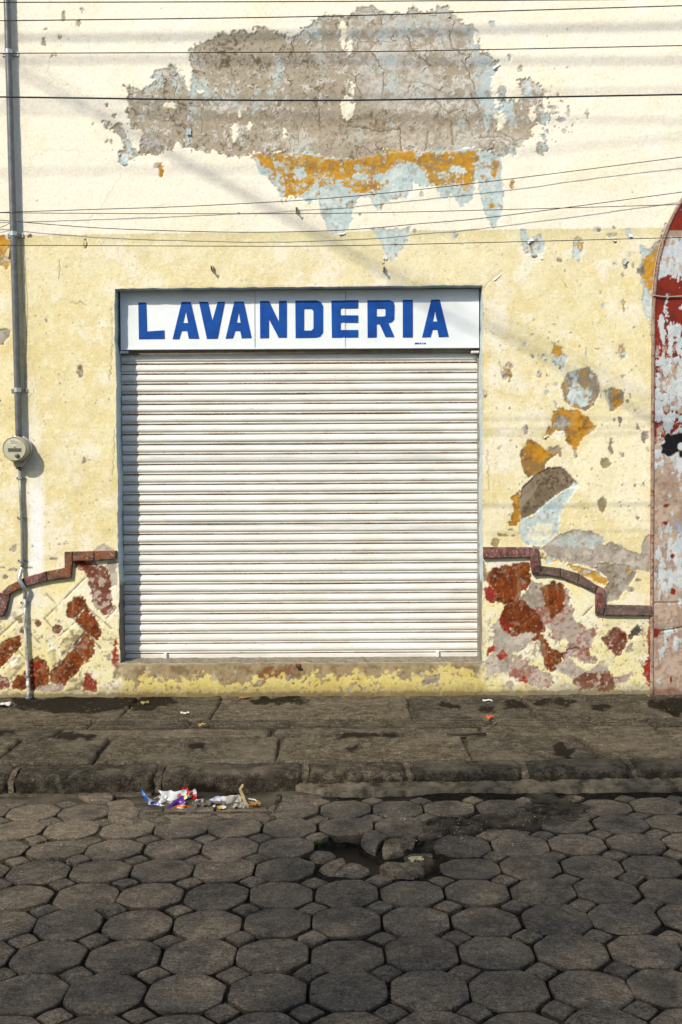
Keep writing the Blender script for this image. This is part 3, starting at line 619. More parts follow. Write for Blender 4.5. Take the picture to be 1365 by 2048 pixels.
# ---- lower left panel: plaster scored as diagonal blocks, red under the flaking yellow
L = lambda pts: z3(pts, 0, 1050, 3.25)
for p, f, a, d in (
    ([(490,250),(600,240),(690,290),(725,360),(710,420),(735,540),(680,580),(620,500),(590,380),(560,310)], f_maroon, 4, .006),
    ([(690,240),(760,230),(757,380),(735,400),(720,320)], f_greywarm, 3, .005),
    ([(445,520),(480,480),(530,480),(555,530),(500,600),(440,610)], f_sienna, 3, .005),
    ([(490,620),(560,540),(570,590),(610,600),(650,690),(630,740),(560,690)], f_sienna, 3, .005),
    ([(490,790),(560,715),(605,760),(600,850),(560,890),(540,860)], f_sienna, 3, .005),
    ([(320,970),(440,850),(490,810),(550,880),(500,950),(400,1050),(330,1010)], f_sienna, 3, .005),
    ([(5,790),(60,740),(120,730),(130,780),(60,850),(10,910),(-60,960),(-60,830)], f_sienna, 3, .006),
    ([(195,900),(230,870),(280,900),(320,960),(310,1050),(210,1060),(200,980)], f_sienna, 4, .006),
    ([(80,1050),(110,1000),(160,960),(190,1040),(150,1060)], f_sienna, 4, .006),
    ([(-60,980),(40,1000),(55,1050),(-60,1070)], f_maroon, 4, .006),
    ([(535,1080),(555,965),(600,1010),(610,1080)], f_red, 3, .004),
    ([(735,800),(755,740),(766,930),(737,905)], f_red, 4, .005),
    ([(250,1060),(320,1040),(410,1060),(400,1080),(280,1085)], f_greypink, 4, .004),
    ([(350,680),(385,650),(395,670),(375,700)], f_maroon, 3, .004), ([(235,640),(255,625),(265,640),(245,655)], f_maroon, 2, .004),
    ([(140,670),(152,665),(150,700),(138,695)], f_maroon, 2, .004), ([(100,610),(130,590),(150,640),(125,640)], f_olive, 3, .004),
    ([(735,960),(755,955),(750,985),(738,995)], f_grey, 2, .004), ([(610,1025),(622,1018),(625,1080),(612,1085)], f_red, 2, .004),
    ([(700,850),(715,845),(712,880),(700,875)], f_greypink, 2, .003), ([(640,790),(655,785),(650,810)], f_grey, 2, .003)):
    paint(L(p), f, a*1.2, d, grow=3.0 if f in (f_sienna, f_maroon) else 1.2, rim=0.1)
for p in ([(385,770),(480,645),(555,695),(480,790),(395,855)], [(20,960),(130,845),(165,900),(60,1010)], [(440,1010),(520,960),(545,1000),(520,1070),(420,1080)], [(300,820),(350,800),(370,900),(340,930)]):
    poly = L(p); s = region(poly, 12); d = poly_sdf(poly, PX[s], PY[s]); mm = sstep(-1.5, 2, d+2*EDGE[s])
    col[s] = mixc(col[s], f_tile(s), mm*sstep(-0.3, 0.3, nB[s]+0.3)); hgt[s] += 0.007*sstep(-2, 4, d)
for pts in ([(300,450),(375,525)], [(552,345),(290,610)], [(290,610),(350,680)], [(560,530),(725,675)], [(-90,800),(150,580)], [(555,690),(655,805)], [(440,570),(480,612),(555,695),(480,790)], [(555,530),(480,612)], [(120,820),(165,875)], [(200,710),(260,770)], [(690,610),(740,560)], [(480,640),(390,720)], [(480,800),(545,870)]):
    q = L(pts); s = region(q, 8); d = line_dist(q, PX[s], PY[s]); mm = sstep(1.9, 0.6, d+0.7*nC[s])
    g = sstep(-0.75, -0.2, nB[s]); hgt[s] -= 0.004*sstep(3.0, 0.5, d)*g; col[s] = mixc(col[s], c_(120, 106, 82), mm*0.75*g)
# ---- lower right panel
R = lambda pts: z3(pts, 940, 900, 3.21)
for p, f, a, d in (
    ([(160,1130),(200,1080),(240,1180),(300,1190),(400,1160),(440,1190),(500,1280),(490,1320),(420,1290),(350,1280),(280,1300),(260,1420),(120,1440),(110,1380),(160,1290)], f_greywarm, 3, .005),
    ([(600,890),(640,930),(640,1000),(680,1100),(760,1160),(810,1160),(800,1200),(780,1260),(720,1290),(640,1310),(560,1310),(540,1200),(480,1100),(600,1000)], f_greypink, 4, .005),
    ([(390,850),(470,870),(500,940),(480,1010),(400,1040),(330,1000),(250,1030),(240,990),(330,950),(390,900)], f_grey, 4, .006),
    ([(110,830),(160,780),(240,755),(370,740),(375,800),(370,860),(330,900),(300,960),(240,975),(180,950),(160,880)], f_sienna, 3, .006),
    ([(100,890),(130,870),(160,920),(150,975),(110,950)], f_red, 3, .005),
    ([(480,900),(540,860),(590,880),(600,1000),(520,1080),(500,1040),(500,960)], f_sienna, 3, .007),
    ([(205,1090),(250,1010),(330,980),(400,1040),(460,1070),(470,1150),(440,1180),(400,1160),(330,1160),(280,1185),(230,1150)], f_sienna, 3, .007),
    ([(440,1020),(500,1030),(520,1100),(500,1130),(470,1080)], f_greypink, 4, .006),
    ([(480,1310),(540,1300),(640,1300),(700,1285),(800,1360),(720,1370),(600,1330),(560,1380),(530,1420),(500,1380)], f_sienna, 5, .007),
    ([(410,1250),(440,1180),(500,1250),(510,1290),(460,1285)], f_sienna, 4, .007),
    ([(250,1420),(290,1320),(380,1380),(470,1430),(520,1440),(530,1500),(460,1540),(370,1490),(300,1470)], f_greypink, 5, .005),
    ([(560,1400),(640,1350),(740,1430),(860,1370),(900,1440),(760,1460),(680,1490),(640,1450),(590,1440)], f_greywarm, 4, .005),
    ([(680,1500),(740,1450),(900,1440),(940,1500),(920,1530),(720,1525)], f_maroon, 4, .006),
    ([(640,1300),(720,1290),(760,1340),(800,1360),(740,1390),(640,1400),(620,1340)], f_greypink, 5, .005),
    ([(900,1180),(940,1150),(1000,1200),(990,1260),(950,1310),(910,1270)], f_maroon, 4, .006),
    ([(1020,1200),(1070,1125),(1100,1160),(1050,1205)], f_black, 4, .006), ([(1015,1270),(1040,1255),(1045,1290),(1020,1290)], f_grey, 3, .005),
    ([(1130,1400),(1165,1300),(1172,1510),(1150,1520)], f_red, 4, .005), ([(1160,1090),(1175,1080),(1180,1300),(1160,1300)], f_red, 3, .005),
    ([(115,1290),(155,1255),(160,1280),(120,1310)], f_red, 3, .004), ([(185,1320),(215,1295),(235,1320),(200,1345)], f_red, 3, .004), ([(330,1480),(350,1460),(380,1500)], f_red, 3, .004),
    ([(340,1265),(440,1235),(440,1300),(400,1350),(370,1320)], lambda s: lowc[s], 5, .0), ([(555,1270),(590,1210),(625,1230),(600,1290)], lambda s: lowc[s], 4, .0), ([(525,1430),(580,1430),(650,1480),(590,1530)], lambda s: lowc[s], 4, .0), ([(650,1340),(740,1370),(800,1390),(760,1420)], lambda s: lowc[s], 4, 0.0),
    ([(90,720),(110,800),(95,830)], f_olive, 2, .003), ([(865,1215),(885,1210),(885,1230)], f_maroon, 2, .004), ([(950,1460),(1040,1440),(1000,1500),(960,1500)], f_greypink, 4, .004)):
    paint(R(p), f, a*1.15, d, grow=5.5 if f in (f_sienna, f_maroon) else 2.6, rim=0.1)
for pts in ([(265,1175),(420,1055)], [(525,1085),(620,1000)], [(730,1065),(790,1005)], [(950,1250),(1000,1190)], [(640,950),(540,870)]):
    q = R(pts); s = region(q, 8); d = line_dist(q, PX[s], PY[s]); hgt[s] -= 0.004*sstep(3.0, 0.5, d); col[s] = mixc(col[s], c_(96, 60, 42), sstep(1.8, 0.5, d+nC[s])*0.7)
# mouldy speckle and fine pitting over the lower panels
for k in range(260):
    cx = random.choice([random.uniform(5, 232), random.uniform(975, 1300)]); paint(ell(cx, random.uniform(1230, 1385), random.uniform(.5, 1.7), random.uniform(.5, 2.0), 6), f_maroon if random.random() < .45 else f_grey, 1.5, .002, rim=0)
sp = sstep(0.55, 0.75, nD+0.45*nC2)*low*sstep(1180, 1300, PY)*0.5; col = mixc(col, c_(150, 132, 92), sp)
# ---- face of the step below the shutter: yellow wash worn off the upper half
st = sstep(222, 250, PX+18*nB+8*nC)*sstep(980, 958, PX+14*nB+8*nC)*sstep(1320, 1328, PY)
ycol = mixc(c_(222, 204, 128), c_(210, 188, 108), sstep(-0.3, 0.6, nB))
bare = sstep(-3, 3, 1352-PY+22*nB2+13*nC+6*nD-6*np.cos(PX/150))
cem = mixc(c_(160, 142, 108), c_(132, 114, 82), sstep(-0.2, 0.5, nC2+0.5*nB))
cem = mixc(cem, c_(186, 170, 138), sstep(1334, 1326, PY)*0.7)
cem = mixc(cem, c_(126, 74, 50), sstep(0.2, 0.5, nB+0.3*nC)*sstep(90, 20, abs(PX-540))*0.8)
ys = mixc(mixc(ycol, cem, bare), cem, sstep(0.45, 0.6, nC+0.5*nD+0.35*nB)*0.8)
col = mixc(col, ys, st); hgt = hgt-st*(0.002+0.002*bare)
paint([(1090+0*0-260+0,1368),(855,1355),(880,1350),(885,1362),(850,1372)], f_grey, 4, .004)
for k in range(60): paint(ell(random.uniform(250, 960), random.uniform(1340, 1388), random.uniform(1, 4.5), random.uniform(1, 4), 8), f_grey, 3, .003, rim=0)
# splash-back of street dirt on the last few centimetres
dirt = sstep(26, -2, 1392-0.006*PX-PY+9*nB+5*nC)
col = mixc(col, c_(126, 110, 80), dirt*0.6); col = mixc(col, c_(92, 80, 58), sstep(6, 0, 1391-0.006*PX-PY+3*nC)*0.6)
# general grime: rain streaks and dust, fine pits
col = mixc(col, c_(214, 196, 150), (sstep(0.3, 0.8, nV+0.3*nA)*0.16*sstep(480, 620, PY)))
col = mixc(col, c_(150, 130, 96), sstep(0.86, 1.0, nD+0.25*nC2)*0.45*(1-0.75*up))
# opening edge: keep the face flush where the reveals start
ed = np.minimum(np.minimum(abs(X-xs[jL]), abs(X-xs[jR]))+np.maximum(0, np.maximum(zs[iB]-Z, Z-zs[iT]))*1.0,
                np.minimum(abs(Z-zs[iB]), abs(Z-zs[iT]))+np.maximum(0, np.maximum(xs[jL]-X, X-xs[jR]))*1.0)
hgt = hgt*sstep(0.0, 0.018, ed)
col = mixc(col, c_(200, 196, 176), sstep(0.010, 0.003, ed+0.004*nB)*sstep(-0.1, 0.3, nC)*0.7)

building = empty('shop_building', (0, 0, 0), 'weathered cream and yellow shopfront wall with bare plaster patches and a closed shutter', 'building')
rgba = np.concatenate([np.clip(col, 0.005, 0.88), np.clip(crk, 0, 1)[..., None]], -1)
grid_mesh('wall', Xw, -hgt, Zw, M_WALL, building, keep, rgba)
del rgba
# reveals (each from the face back to the shutter)
DEP = 0.26
def reveal(name, pa, n):
    """pa: list of (x,z) along the edge"""
    xsr = np.array([p[0] for p in pa]); zsr = np.array([p[1] for p in pa]); ds = np.linspace(0, DEP, n)
    Xr = np.repeat(xsr[None, :], n, 0); Zr = np.repeat(zsr[None, :], n, 0); Yr = np.repeat(ds[:, None], len(pa), 1)
    return Xr, Yr, Zr
idx = np.arange(iB, iT+1)
Xr, Yr, Zr = reveal('a', [(Xw[i, jL], Zw[i, jL]) for i in idx], 12); grid_mesh('side_reveal', Xr+0.0015*fbm(Yr, Zr, .05, 3, 5)*(Yr > 0.001), Yr, Zr, M_REVEAL, building)
Xr, Yr, Zr = reveal('b', [(Xw[i, jR], Zw[i, jR]) for i in idx], 12); grid_mesh('side_reveal', Xr+0.0015*fbm(Yr, Zr, .05, 3, 6)*(Yr > 0.001), Yr, Zr, M_REVEAL, building, flip=True)
jdx = np.arange(jL, jR+1)
Xr, Yr, Zr = reveal('c', [(Xw[iT, j], Zw[iT, j]) for j in jdx], 10); grid_mesh('lintel_soffit', Xr, Yr, Zr, M_REVEAL, building)
Xr, Yr, Zr = reveal('d', [(Xw[iB, j], Zw[iB, j]) for j in jdx], 14); Zr = Zr+(0.012*Yr/DEP+0.002*fbm(Xr, Yr, .04, 3, 8))*(Yr > .001); grid_mesh('door_step', Xr, Yr, Zr, M_CEM, building, flip=True)
# reddish stone in the step edge, and a dark block painted as a hole's shade
q = P(597, 1331); box('brick_fragment', (q.x-0.02, -0.012, q.z-0.012), (q.x+0.018, 0.02, q.z+0.014), M_MOULD_L, building, 0.006)
q = P(601, 1338); box('hole_shade', (q.x-0.018, -0.008, q.z-0.010), (q.x+0.016, 0.01, q.z+0.008), mat_plain('painted gap shade', (0.02, 0.017, 0.013), None, 0.95), building, 0.004)
# body of the building behind the face
M_BODY = mat_plain('rendered side wall', (0.55, 0.48, 0.3), (0.45, 0.4, 0.26), 0.95, 0, 0.1, 8)
bm = bmesh.new()
box_bm(bm, (-XW, DEP+0.16, -0.3), (XW, 7, ZTOP)); mk_bm('body', bm, M_BODY, building)
box('parapet', (-XW, 0.012, ZTOP-0.002), (XW, DEP+0.5, ZTOP+0.12), M_CEM, building)
for sx in (-1, 1): box('end_wall', (sx*XW-0.01, 0.01, -0.3), (sx*XW+0.01, DEP+0.2, ZTOP-0.004), M_BODY, building)

# ---- stepped moulding, block by block
def prism(name, poly_px, mat, parent, y0=0.012, depth=0.028, bev=0.007, label=None, rough=0.0038):
    pts = []
    n = len(poly_px)
    for i in range(n):
        a = poly_px[i]; b = poly_px[(i+1) % n]; k = max(1, int(math.hypot(b[0]-a[0], b[1]-a[1])/7))
        for t in range(k): pts.append((a[0]+(b[0]-a[0])*t/k, a[1]+(b[1]-a[1])*t/k))
    w = [P(x, y, 0) for x, y in pts]; c = sum(w, Vector())/len(w)
    area = sum(w[i].x*w[(i+1) % len(w)].z-w[(i+1) % len(w)].x*w[i].z for i in range(len(w)))
    if area < 0: w = w[::-1]
    vs = []; m_ = len(w)
    nx = []
    for i in range(m_):
        t = w[(i+1) % m_]-w[i-1]; nx.append(Vector((t.z, 0, -t.x)).normalized())   # outward
    for off, yy in ((0.0, y0), (0.0, -depth+bev), (-bev*0.45, -depth+bev*0.3), (-bev*1.2, -depth)):
        for i in range(m_):
            jit = rough*random.uniform(-1, 1)
            v = w[i]+nx[i]*(off+jit*(0.6 if yy < 0 else 0)); vs.append(Vector((v.x, yy+(jit*0.7 if yy < 0 else 0), v.z)))
    fs = []
    for r in range(3):
        for i in range(m_): fs.append((r*m_+i, r*m_+(i+1) % m_, (r+1)*m_+(i+1) % m_, (r+1)*m_+i))
    fs.append(tuple(3*m_+i for i in range(m_)))
    o = mk(name, vs, fs, mat, parent)
    me = o.data
    bm = bmesh.new(); bm.from_mesh(me); bmesh.ops.triangulate(bm, faces=[f for f in bm.faces if len(f.verts) > 4]); bmesh.ops.recalc_face_normals(bm, faces=bm.faces); bm.to_mesh(me); bm.free()
    if label: o['label'] = label
    return o
ml = [([(131,1103),(147,1103),(147,1122),(144,1154),(129,1151),(131,1130)], M_MOULD_L), ([(148,1103),(190,1102),(190,1121),(148,1122)], M_MOULD_L), ([(191,1102),(234,1101),(233,1118),(191,1121)], M_MOULD_L),
      ([(96,1142),(128,1136),(143,1155),(118,1158),(98,1161)], M_MOULD_L), ([(50,1155),(95,1142),(97,1161),(72,1167),(52,1172)], M_MOULD_R), ([(6,1183),(20,1170),(49,1156),(51,1173),(24,1187),(15,1192)], M_MOULD_L), ([(-4,1186),(14,1184),(22,1190),(15,1222),(9,1232),(-6,1232)], M_MOULD_R)]
mr = [([(966,1094),(1058,1094),(1061,1113),(1055,1114),(967,1117)], M_MOULD_R), ([(1060,1094),(1076,1098),(1080,1135),(1082,1147),(1064,1147),(1060,1118)], M_MOULD_R), ([(1083,1132),(1119,1136),(1120,1154),(1098,1150),(1066,1150),(1083,1143)], M_MOULD_D),
      ([(1121,1136),(1158,1147),(1154,1167),(1121,1154)], M_MOULD_D), ([(1159,1148),(1193,1170),(1190,1184),(1155,1167)], M_MOULD_D), ([(1194,1170),(1209,1177),(1210,1208),(1205,1229),(1191,1228),(1191,1184)], M_MOULD_R), ([(1211,1209),(1303,1211),(1303,1231),(1206,1230)], M_MOULD_D)]
for p, m_ in ml: prism('moulding_block', p, m_, building, depth=0.034)
for p, m_ in mr: prism('moulding_block', p, m_, building, depth=0.034)

# ---- curled paint flakes still hanging on
def mat_flake(name, a): 
    return mat_plain(name, a, tuple(x*0.8 for x in a), 0.85, 0, 0.2, 70)
M_FL_W = mat_flake('curled white paint', (0.8, 0.77, 0.68)); M_FL_B = mat_flake('curled blue paint', (0.4, 0.48, 0.5)); M_FL_Y = mat_flake('curled yellow paint', (0.7, 0.6, 0.36)); M_FL_G = mat_flake('grey plaster chip', (0.3, 0.27, 0.22))
def flake(px, py, w, h, curl, mat, ang=0.0):
    w *= 0.7; h *= 0.6; curl *= 0.6
    vs = []; fs = []; nu, nv = 5, 5; c = P(px, py); s_ = 1/276.0
    for j in range(nv):
        for i in range(nu):
            u = (i/(nu-1)-0.5)*w; v = (j/(nv-1)-0.5)*h
            k = 1+0.25*random.uniform(-1, 1)
            x = (u*math.cos(ang)-v*math.sin(ang))*s_*k; z = -(u*math.sin(ang)+v*math.cos(ang))*s_*k
            vs.append(Vector((c.x+x, -0.0035-curl*((j/(nv-1))**2)*(0.7+0.3*math.cos(i)), c.z+z)))
    m0 = len(vs)
    vs += [v+Vector((0, 0.0015, 0)) for v in vs]
    for j in range(nv-1):
        for i in range(nu-1):
            a = j*nu+i; fs.append((a, a+nu, a+nu+1, a+1)); fs.append((m0+a, m0+a+1, m0+a+nu+1, m0+a+nu))
    mk('paint_flake', vs, fs, mat, building)
for a in ((1062,481,18,9,.025,M_FL_W,-0.5),(1070,511,16,7,.02,M_FL_G,0),(1084,515,9,10,.02,M_FL_W,0),(1262,471,10,10,.022,M_FL_W,0),(771,515,12,12,.02,M_FL_W,.3),(766,523,7,10,.018,M_FL_Y,0),(685,467,18,6,.022,M_FL_W,-.2),(378,263,12,20,.02,M_FL_B,0),(993,132,20,9,.022,M_FL_W,-.6),(248,327,14,8,.02,M_FL_B,.3),(1230,481,9,6,.02,M_FL_Y,0),(1252,524,14,7,.015,M_FL_B,-.8),(995,554,26,6,.012,M_FL_W,-.75),(1072,1094,20,7,.015,M_FL_G,.3),(171,486,5,16,.012,M_FL_Y,.1),(1093,872,16,6,.014,M_FL_Y,-.4),(16,505,8,30,.02,M_FL_Y,.1)):
    flake(*a)

# ---- arch panel to the right (built out 12 mm from the wall), with a rounded bead round it
aedge = [(1600,240),(1540,258),(1480,285),(1430,322),(1395,355),(1367,397),(1350,425),(1336,455),(1322,500),(1313,545),(1309,590),(1307,640),(1306,800),(1305,1000),(1304,1200),(1304,1395)]
aw = [P(x, y) for x, y in aedge]
azs = np.arange(-0.05, aw[0].z, 0.006)
axz = np.interp(azs, [p.z for p in aw][::-1], [p.x for p in aw][::-1])
us = np.concatenate([np.arange(0, 0.30, 0.006), np.arange(0.3, 1.0, 0.05)])
AX = axz[:, None]+us[None, :]*np.ones((len(azs), 1)); AX = np.minimum(AX, XW-0.05+us[None, :]*0.01); AZ = np.repeat(azs[:, None], len(us), 1)
ax_, ay_ = proj(AX, np.zeros_like(AX), AZ)
aA = fbm(ax_, ay_, 60, 4, 101); aB = fbm(ax_, ay_, 22, 4, 102); aC = fbm(ax_, ay_, 8, 3, 103); aD = fbm(ax_, ay_, 4, 2, 104); aV = fbm(ax_, ay_*0.35, 9, 4, 105)
red = mixc(c_(134, 46, 32), c_(112, 42, 32), sstep(-0.3, 0.6, aB)); pink = mixc(c_(190, 168, 148), c_(168, 144, 126), sstep(-0.3, 0.5, aB+0.4*aC)); white = mixc(c_(208, 212, 210), c_(192, 200, 202), sstep(-0.3, 0.5, aC))
pink = mixc(pink, c_(146, 122, 104), sstep(0.15, 0.6, aC+0.4*aD)*0.65); pink = mixc(pink, c_(134, 112, 96), sstep(0.2, 0.7, aA)*0.5)
redf = np.interp(ay_, [380, 460, 462, 475, 540, 560, 640, 700, 740, 800, 850, 885, 900, 1100, 1230, 1390], [1, 1, -0.6, -0.5, -0.2, 0.9, 0.8, 0.3, 0.0, -0.1, 0.4, 0.2, -0.7, -0.75, -0.62, -0.6])
ac = mixc(pink, red, sstep(-0.1, 0.1, redf+0.5*aV+0.4*aB))
wf = np.interp(ay_, [380, 462, 480, 500, 550, 572, 600, 640, 680, 740, 830, 880, 930, 960, 1040, 1085, 1120, 1180, 1215, 1300, 1390], [-1.2, -0.9, 0.2, 0.45, 0.4, -0.6, -0.7, -0.15, 0.1, 0.2, 0.2, 0.1, 0.25, -0.6, -0.6, 0.25, 0.35, 0.2, -0.5, -0.35, -0.5])
ac = mixc(ac, white, sstep(-0.06, 0.06, wf+0.85*aV+0.5*aC+0.3*aB-0.35*sstep(14, 4, ax_-1306)))
ac = mixc(ac, red, sstep(7, 2, ax_-np.interp(ay_, [p[1] for p in aedge], [p[0] for p in aedge]))*sstep(-0.25, 0.1, aC)*sstep(820, 700, ay_))
blk = [(1326,870),(1366,866),(1470,868),(1470,915),(1366,918),(1356,905),(1340,912),(1324,905),(1322,892),(1332,884)]
ac = mixc(ac, c_(26, 25, 28), sstep(-1, 1, poly_sdf(blk, ax_, ay_)+3*aC))
ac = mixc(ac, white, sstep(-1, 1, poly_sdf(ell(1362,893,7,8), ax_, ay_)+2*aC))
ac = mixc(ac, c_(152, 164, 184), sstep(-1, 6, poly_sdf(ell(1358,1055,14,18), ax_, ay_)+10*aC)*0.7)
for e in (ell(1345,1112,4,6), ell(1346,1183,5,6), ell(1330,1185,2,3), ell(1335,1280,3,4), ell(1342,1360,3,6), ell(1331,1012,5,3), ell(1352,1010,6,3), ell(1330,1045,4,4)): ac = mixc(ac, red, sstep(-1, 1, poly_sdf(e, ax_, ay_)+3*aC))
ac = mixc(ac, c_(160, 134, 112), sstep(1.5, .4, line_dist([(1310,1210),(1356,1205),(1360,1250),(1312,1256)], ax_, ay_)))
ac = mixc(ac, red, sstep(-2, 2, poly_sdf([(1304,1256),(1318,1258),(1316,1272),(1304,1275)], ax_, ay_)+3*aC)); ac = mixc(ac, red, sstep(1372, 1382, ay_+6*aB)*0.6)
ac = mixc(ac, c_(120, 100, 78), sstep(1350, 1392, ay_+8*aB)*0.5)
ah = 0.0012*aB+0.0006*aC+0.0015*sstep(-.06, .06, wf+.55*aV+.35*aC)-0.010*sstep(3, .5, line_dist([(1310,1206),(1358,1205)], ax_, ay_))-0.012*sstep(3, .5, line_dist([(1322,1262),(1342,1259),(1368,1254)], ax_, ay_))
arch = grid_mesh('arch_panel', AX, -0.012-ah, AZ, M_ARCH, building, None, np.concatenate([np.clip(ac, .005, .88), np.full(ax_.shape+(1,), 0.4)], -1))
arch['label'] = 'flaking red, white and pink painted arch infill'
bead = [Vector((p.x, -0.008, p.z)) for p in smooth_path(aw, 5)]
bw = tube('arch_bead', bead, 0.014, mat_mould('flaking bead', [(0.26, 0.2, 0.15), (0.3, 0.2, 0.15), (0.36, 0.28, 0.21), (0.22, 0.05, 0.03), (0.46, 0.38, 0.28)]), building, 10)

# ================================================================== ROLLER SHUTTER
YS = 0.185
shutter = bpy.data.objects.new('roller_shutter', None); link(shutter, building); shutter.location = P(602, 1315, YS); shutter['label'] = 'closed white roller shutter with rust marks'
sx0, sx1 = edgeL(np.array([1.3]))[0]+0.012, edgeR(np.array([1.3]))[0]-0.010
sx0 = float(max(edgeL(np.array([0.4]))[0], edgeL(np.array([2.2]))[0]))+0.004
zb, zt = P(602, 1306, YS).z, P(602, 707, YS).z
NS = 30; pitch = (zt-zb)/NS
# slat section: (distance forward, height) in one pitch; a bulged face, a groove, a narrow interlock bead
prof = []
for k in range(11):
    t = k/10; prof.append((0.019*math.sin(math.pi*(0.06+0.90*t))**0.75, -0.28+0.78*t))
prof = [(0.0065, -0.25), (0.0125, -0.205), (0.0165, -0.14), (0.0180, -0.05), (0.0178, 0.05), (0.0162, 0.15), (0.0138, 0.24), (0.0105, 0.32), (0.0065, 0.39), (0.002, 0.45)]
prof = [(-0.016, -0.51), (-0.016, -0.460), (0.004, -0.456), (0.0085, -0.43), (0.0105, -0.38), (0.0095, -0.32), (0.006, -0.275), (0.0035, -0.262)]+prof+[(-0.004, 0.485), (-0.016, 0.489)]
def slat_verts(x0, x1):
    nx = 9; vs = []; fs = []
    for i in range(nx):
        x = x0+(x1-x0)*i/(nx-1)
        for (d, h) in prof: vs.append((x, -d, h*pitch))
    m_ = len(prof)
    for i in range(nx-1):
        for j in range(m_-1): fs.append((i*m_+j, (i+1)*m_+j, (i+1)*m_+j+1, i*m_+j+1))
    return vs, fs
vs, fs = slat_verts(sx0, sx1)
for k in range(NS):
    me = bpy.data.meshes.new('slat')
    bw = random.uniform(-.004, .004); dx = [random.uniform(-0.002, 0.002)+bw*math.sin(math.pi*q/8) for q in range(9)]
    me.from_pydata([(x, y+dx[i//len(prof)], z) for i, (x, y, z) in enumerate(vs)], [], fs); me.update()
    me.polygons.foreach_set('use_smooth', [True]*len(me.polygons)); me.materials.append(M_SHUT)
    o = bpy.data.objects.new('slat', me); link(o, shutter)
    o.location = Vector((0, YS, zb+(k+0.5)*pitch))-shutter.location
box('bottom_bar', (sx0, YS-0.012, zb-0.034), (sx1, YS+0.014, zb-0.002), M_SHUT, shutter, 0.004)
for px in (331, 876):
    q = P(px, 1309, YS-0.03); box('lock_tab', (q.x-0.012, YS-0.034, zb-0.033), (q.x+0.012, YS-0.012, zb+0.014), M_SHUT, shutter, 0.004)
M_RAIL = mat_plain('grimy guide rail', (0.33, 0.33, 0.31), (0.2, 0.19, 0.17), 0.6, 0.1, 0.3, 40)
box('guide_rail', (sx1-0.004, YS-0.03, zb-0.035), (sx1+0.03, YS+0.03, zt+0.05), M_RAIL, shutter)
box('guide_rail', (sx0-0.04, YS-0.004, zb-0.035), (sx0+0.004, YS+0.03, zt+0.05), M_RAIL, shutter)
box('back_panel', (sx0-0.05, YS+0.05, zb-0.04), (sx1+0.05, YS+0.07, zt+0.4), M_RAIL, shutter)
M_DIRTY = mat_plain('dusty beige steel', (0.45, 0.4, 0.31), (0.33, 0.28, 0.2), 0.6, 0, 0.3, 14)
vs_, fs_ = tube_data([(sx0, YS+0.02, zt+0.028), (sx1, YS+0.02, zt+0.028)], 0.038, 14); mk('top_roll', vs_, fs_, M_DIRTY, shutter, True)
for px, sgn in ((248, 1), (951, -1)):
    q = P(px, 705, 0.12); box('guide_bracket', (q.x-0.03, 0.115, q.z-0.004), (q.x+0.03, 0.15, q.z+0.014), M_SHUT, shutter, 0.004)

# ================================================================== SIGN
YG = 0.105
sg0 = P(602, 696, YG)
sign = empty('shop_sign', (sg0.x, YG, sg0.z), 'white painted sign board with blue LAVANDERIA lettering above the shutter', 'sign')
def mat_sign():
    m, nt, b = new_mat('white sign paint', 0.5, 0, 0.4); p = world_pos(nt)
    c = ramp(nt, noise(nt, p, 6, 5, 0.6), [(0.3, (0.67, 0.715, 0.715)), (0.7, (0.76, 0.79, 0.785))])
    sp = ramp(nt, noise(nt, mapped(nt, p, (1, 1, 2)), 32, 4, 0.7), [(0.7, 0), (0.74, 1)]); c = mix(nt, math_n(nt, 'MULTIPLY', sp, 0.5), c, (0.6, 0.52, 0.38))
    nt.links.new(c, b.inputs['Base Color']); bump(nt, b, noise(nt, mapped(nt, p, (1, 1, 5)), 30, 4), 0.1, 0.002); return m
M_SIGN = mat_sign()
def mat_letter():
    m, nt, b = new_mat('blue sign enamel', 0.6, 0, 0.15); p = world_pos(nt)
    c = ramp(nt, noise(nt, p, 12, 5, 0.65), [(0.3, (0.003, 0.045, 0.24)), (0.7, (0.006, 0.075, 0.33))])
    nt.links.new(c, b.inputs['Base Color']); bump(nt, b, noise(nt, p, 60, 3), 0.06, 0.002); return m
M_LET = mat_letter()
xa = P(241, 640, YG).x; xb = P(959, 640, YG).x; zs0 = P(602, 695, YG).z; zs1 = float(edgeT(np.array([0.0]))[0])-0.004
cuts = [xa, P(511, 640, YG).x, P(692, 640, YG).x, xb]
for i in range(3):
    box('sign_panel', (cuts[i]+0.0012*(i > 0), YG, zs0), (cuts[i+1]-0.0012*(i < 2), YG+0.012, zs1), M_SIGN, sign, 0.0012)
box('bottom_edge', (xa, YG-0.008, zs0-0.010), (xb, YG+0.02, zs0-0.0005), M_SIGN, sign, 0.002)
for px in (511, 692): q = P(px-3, 640, YG); box('cover_strip', (q.x-0.010, YG-0.003, zs0+0.001), (q.x+0.004, YG-0.0004, zs1), M_SIGN, sign)
Zq = lambda pts: [(200+x/1.706, 550+y/1.706) for x, y in pts]
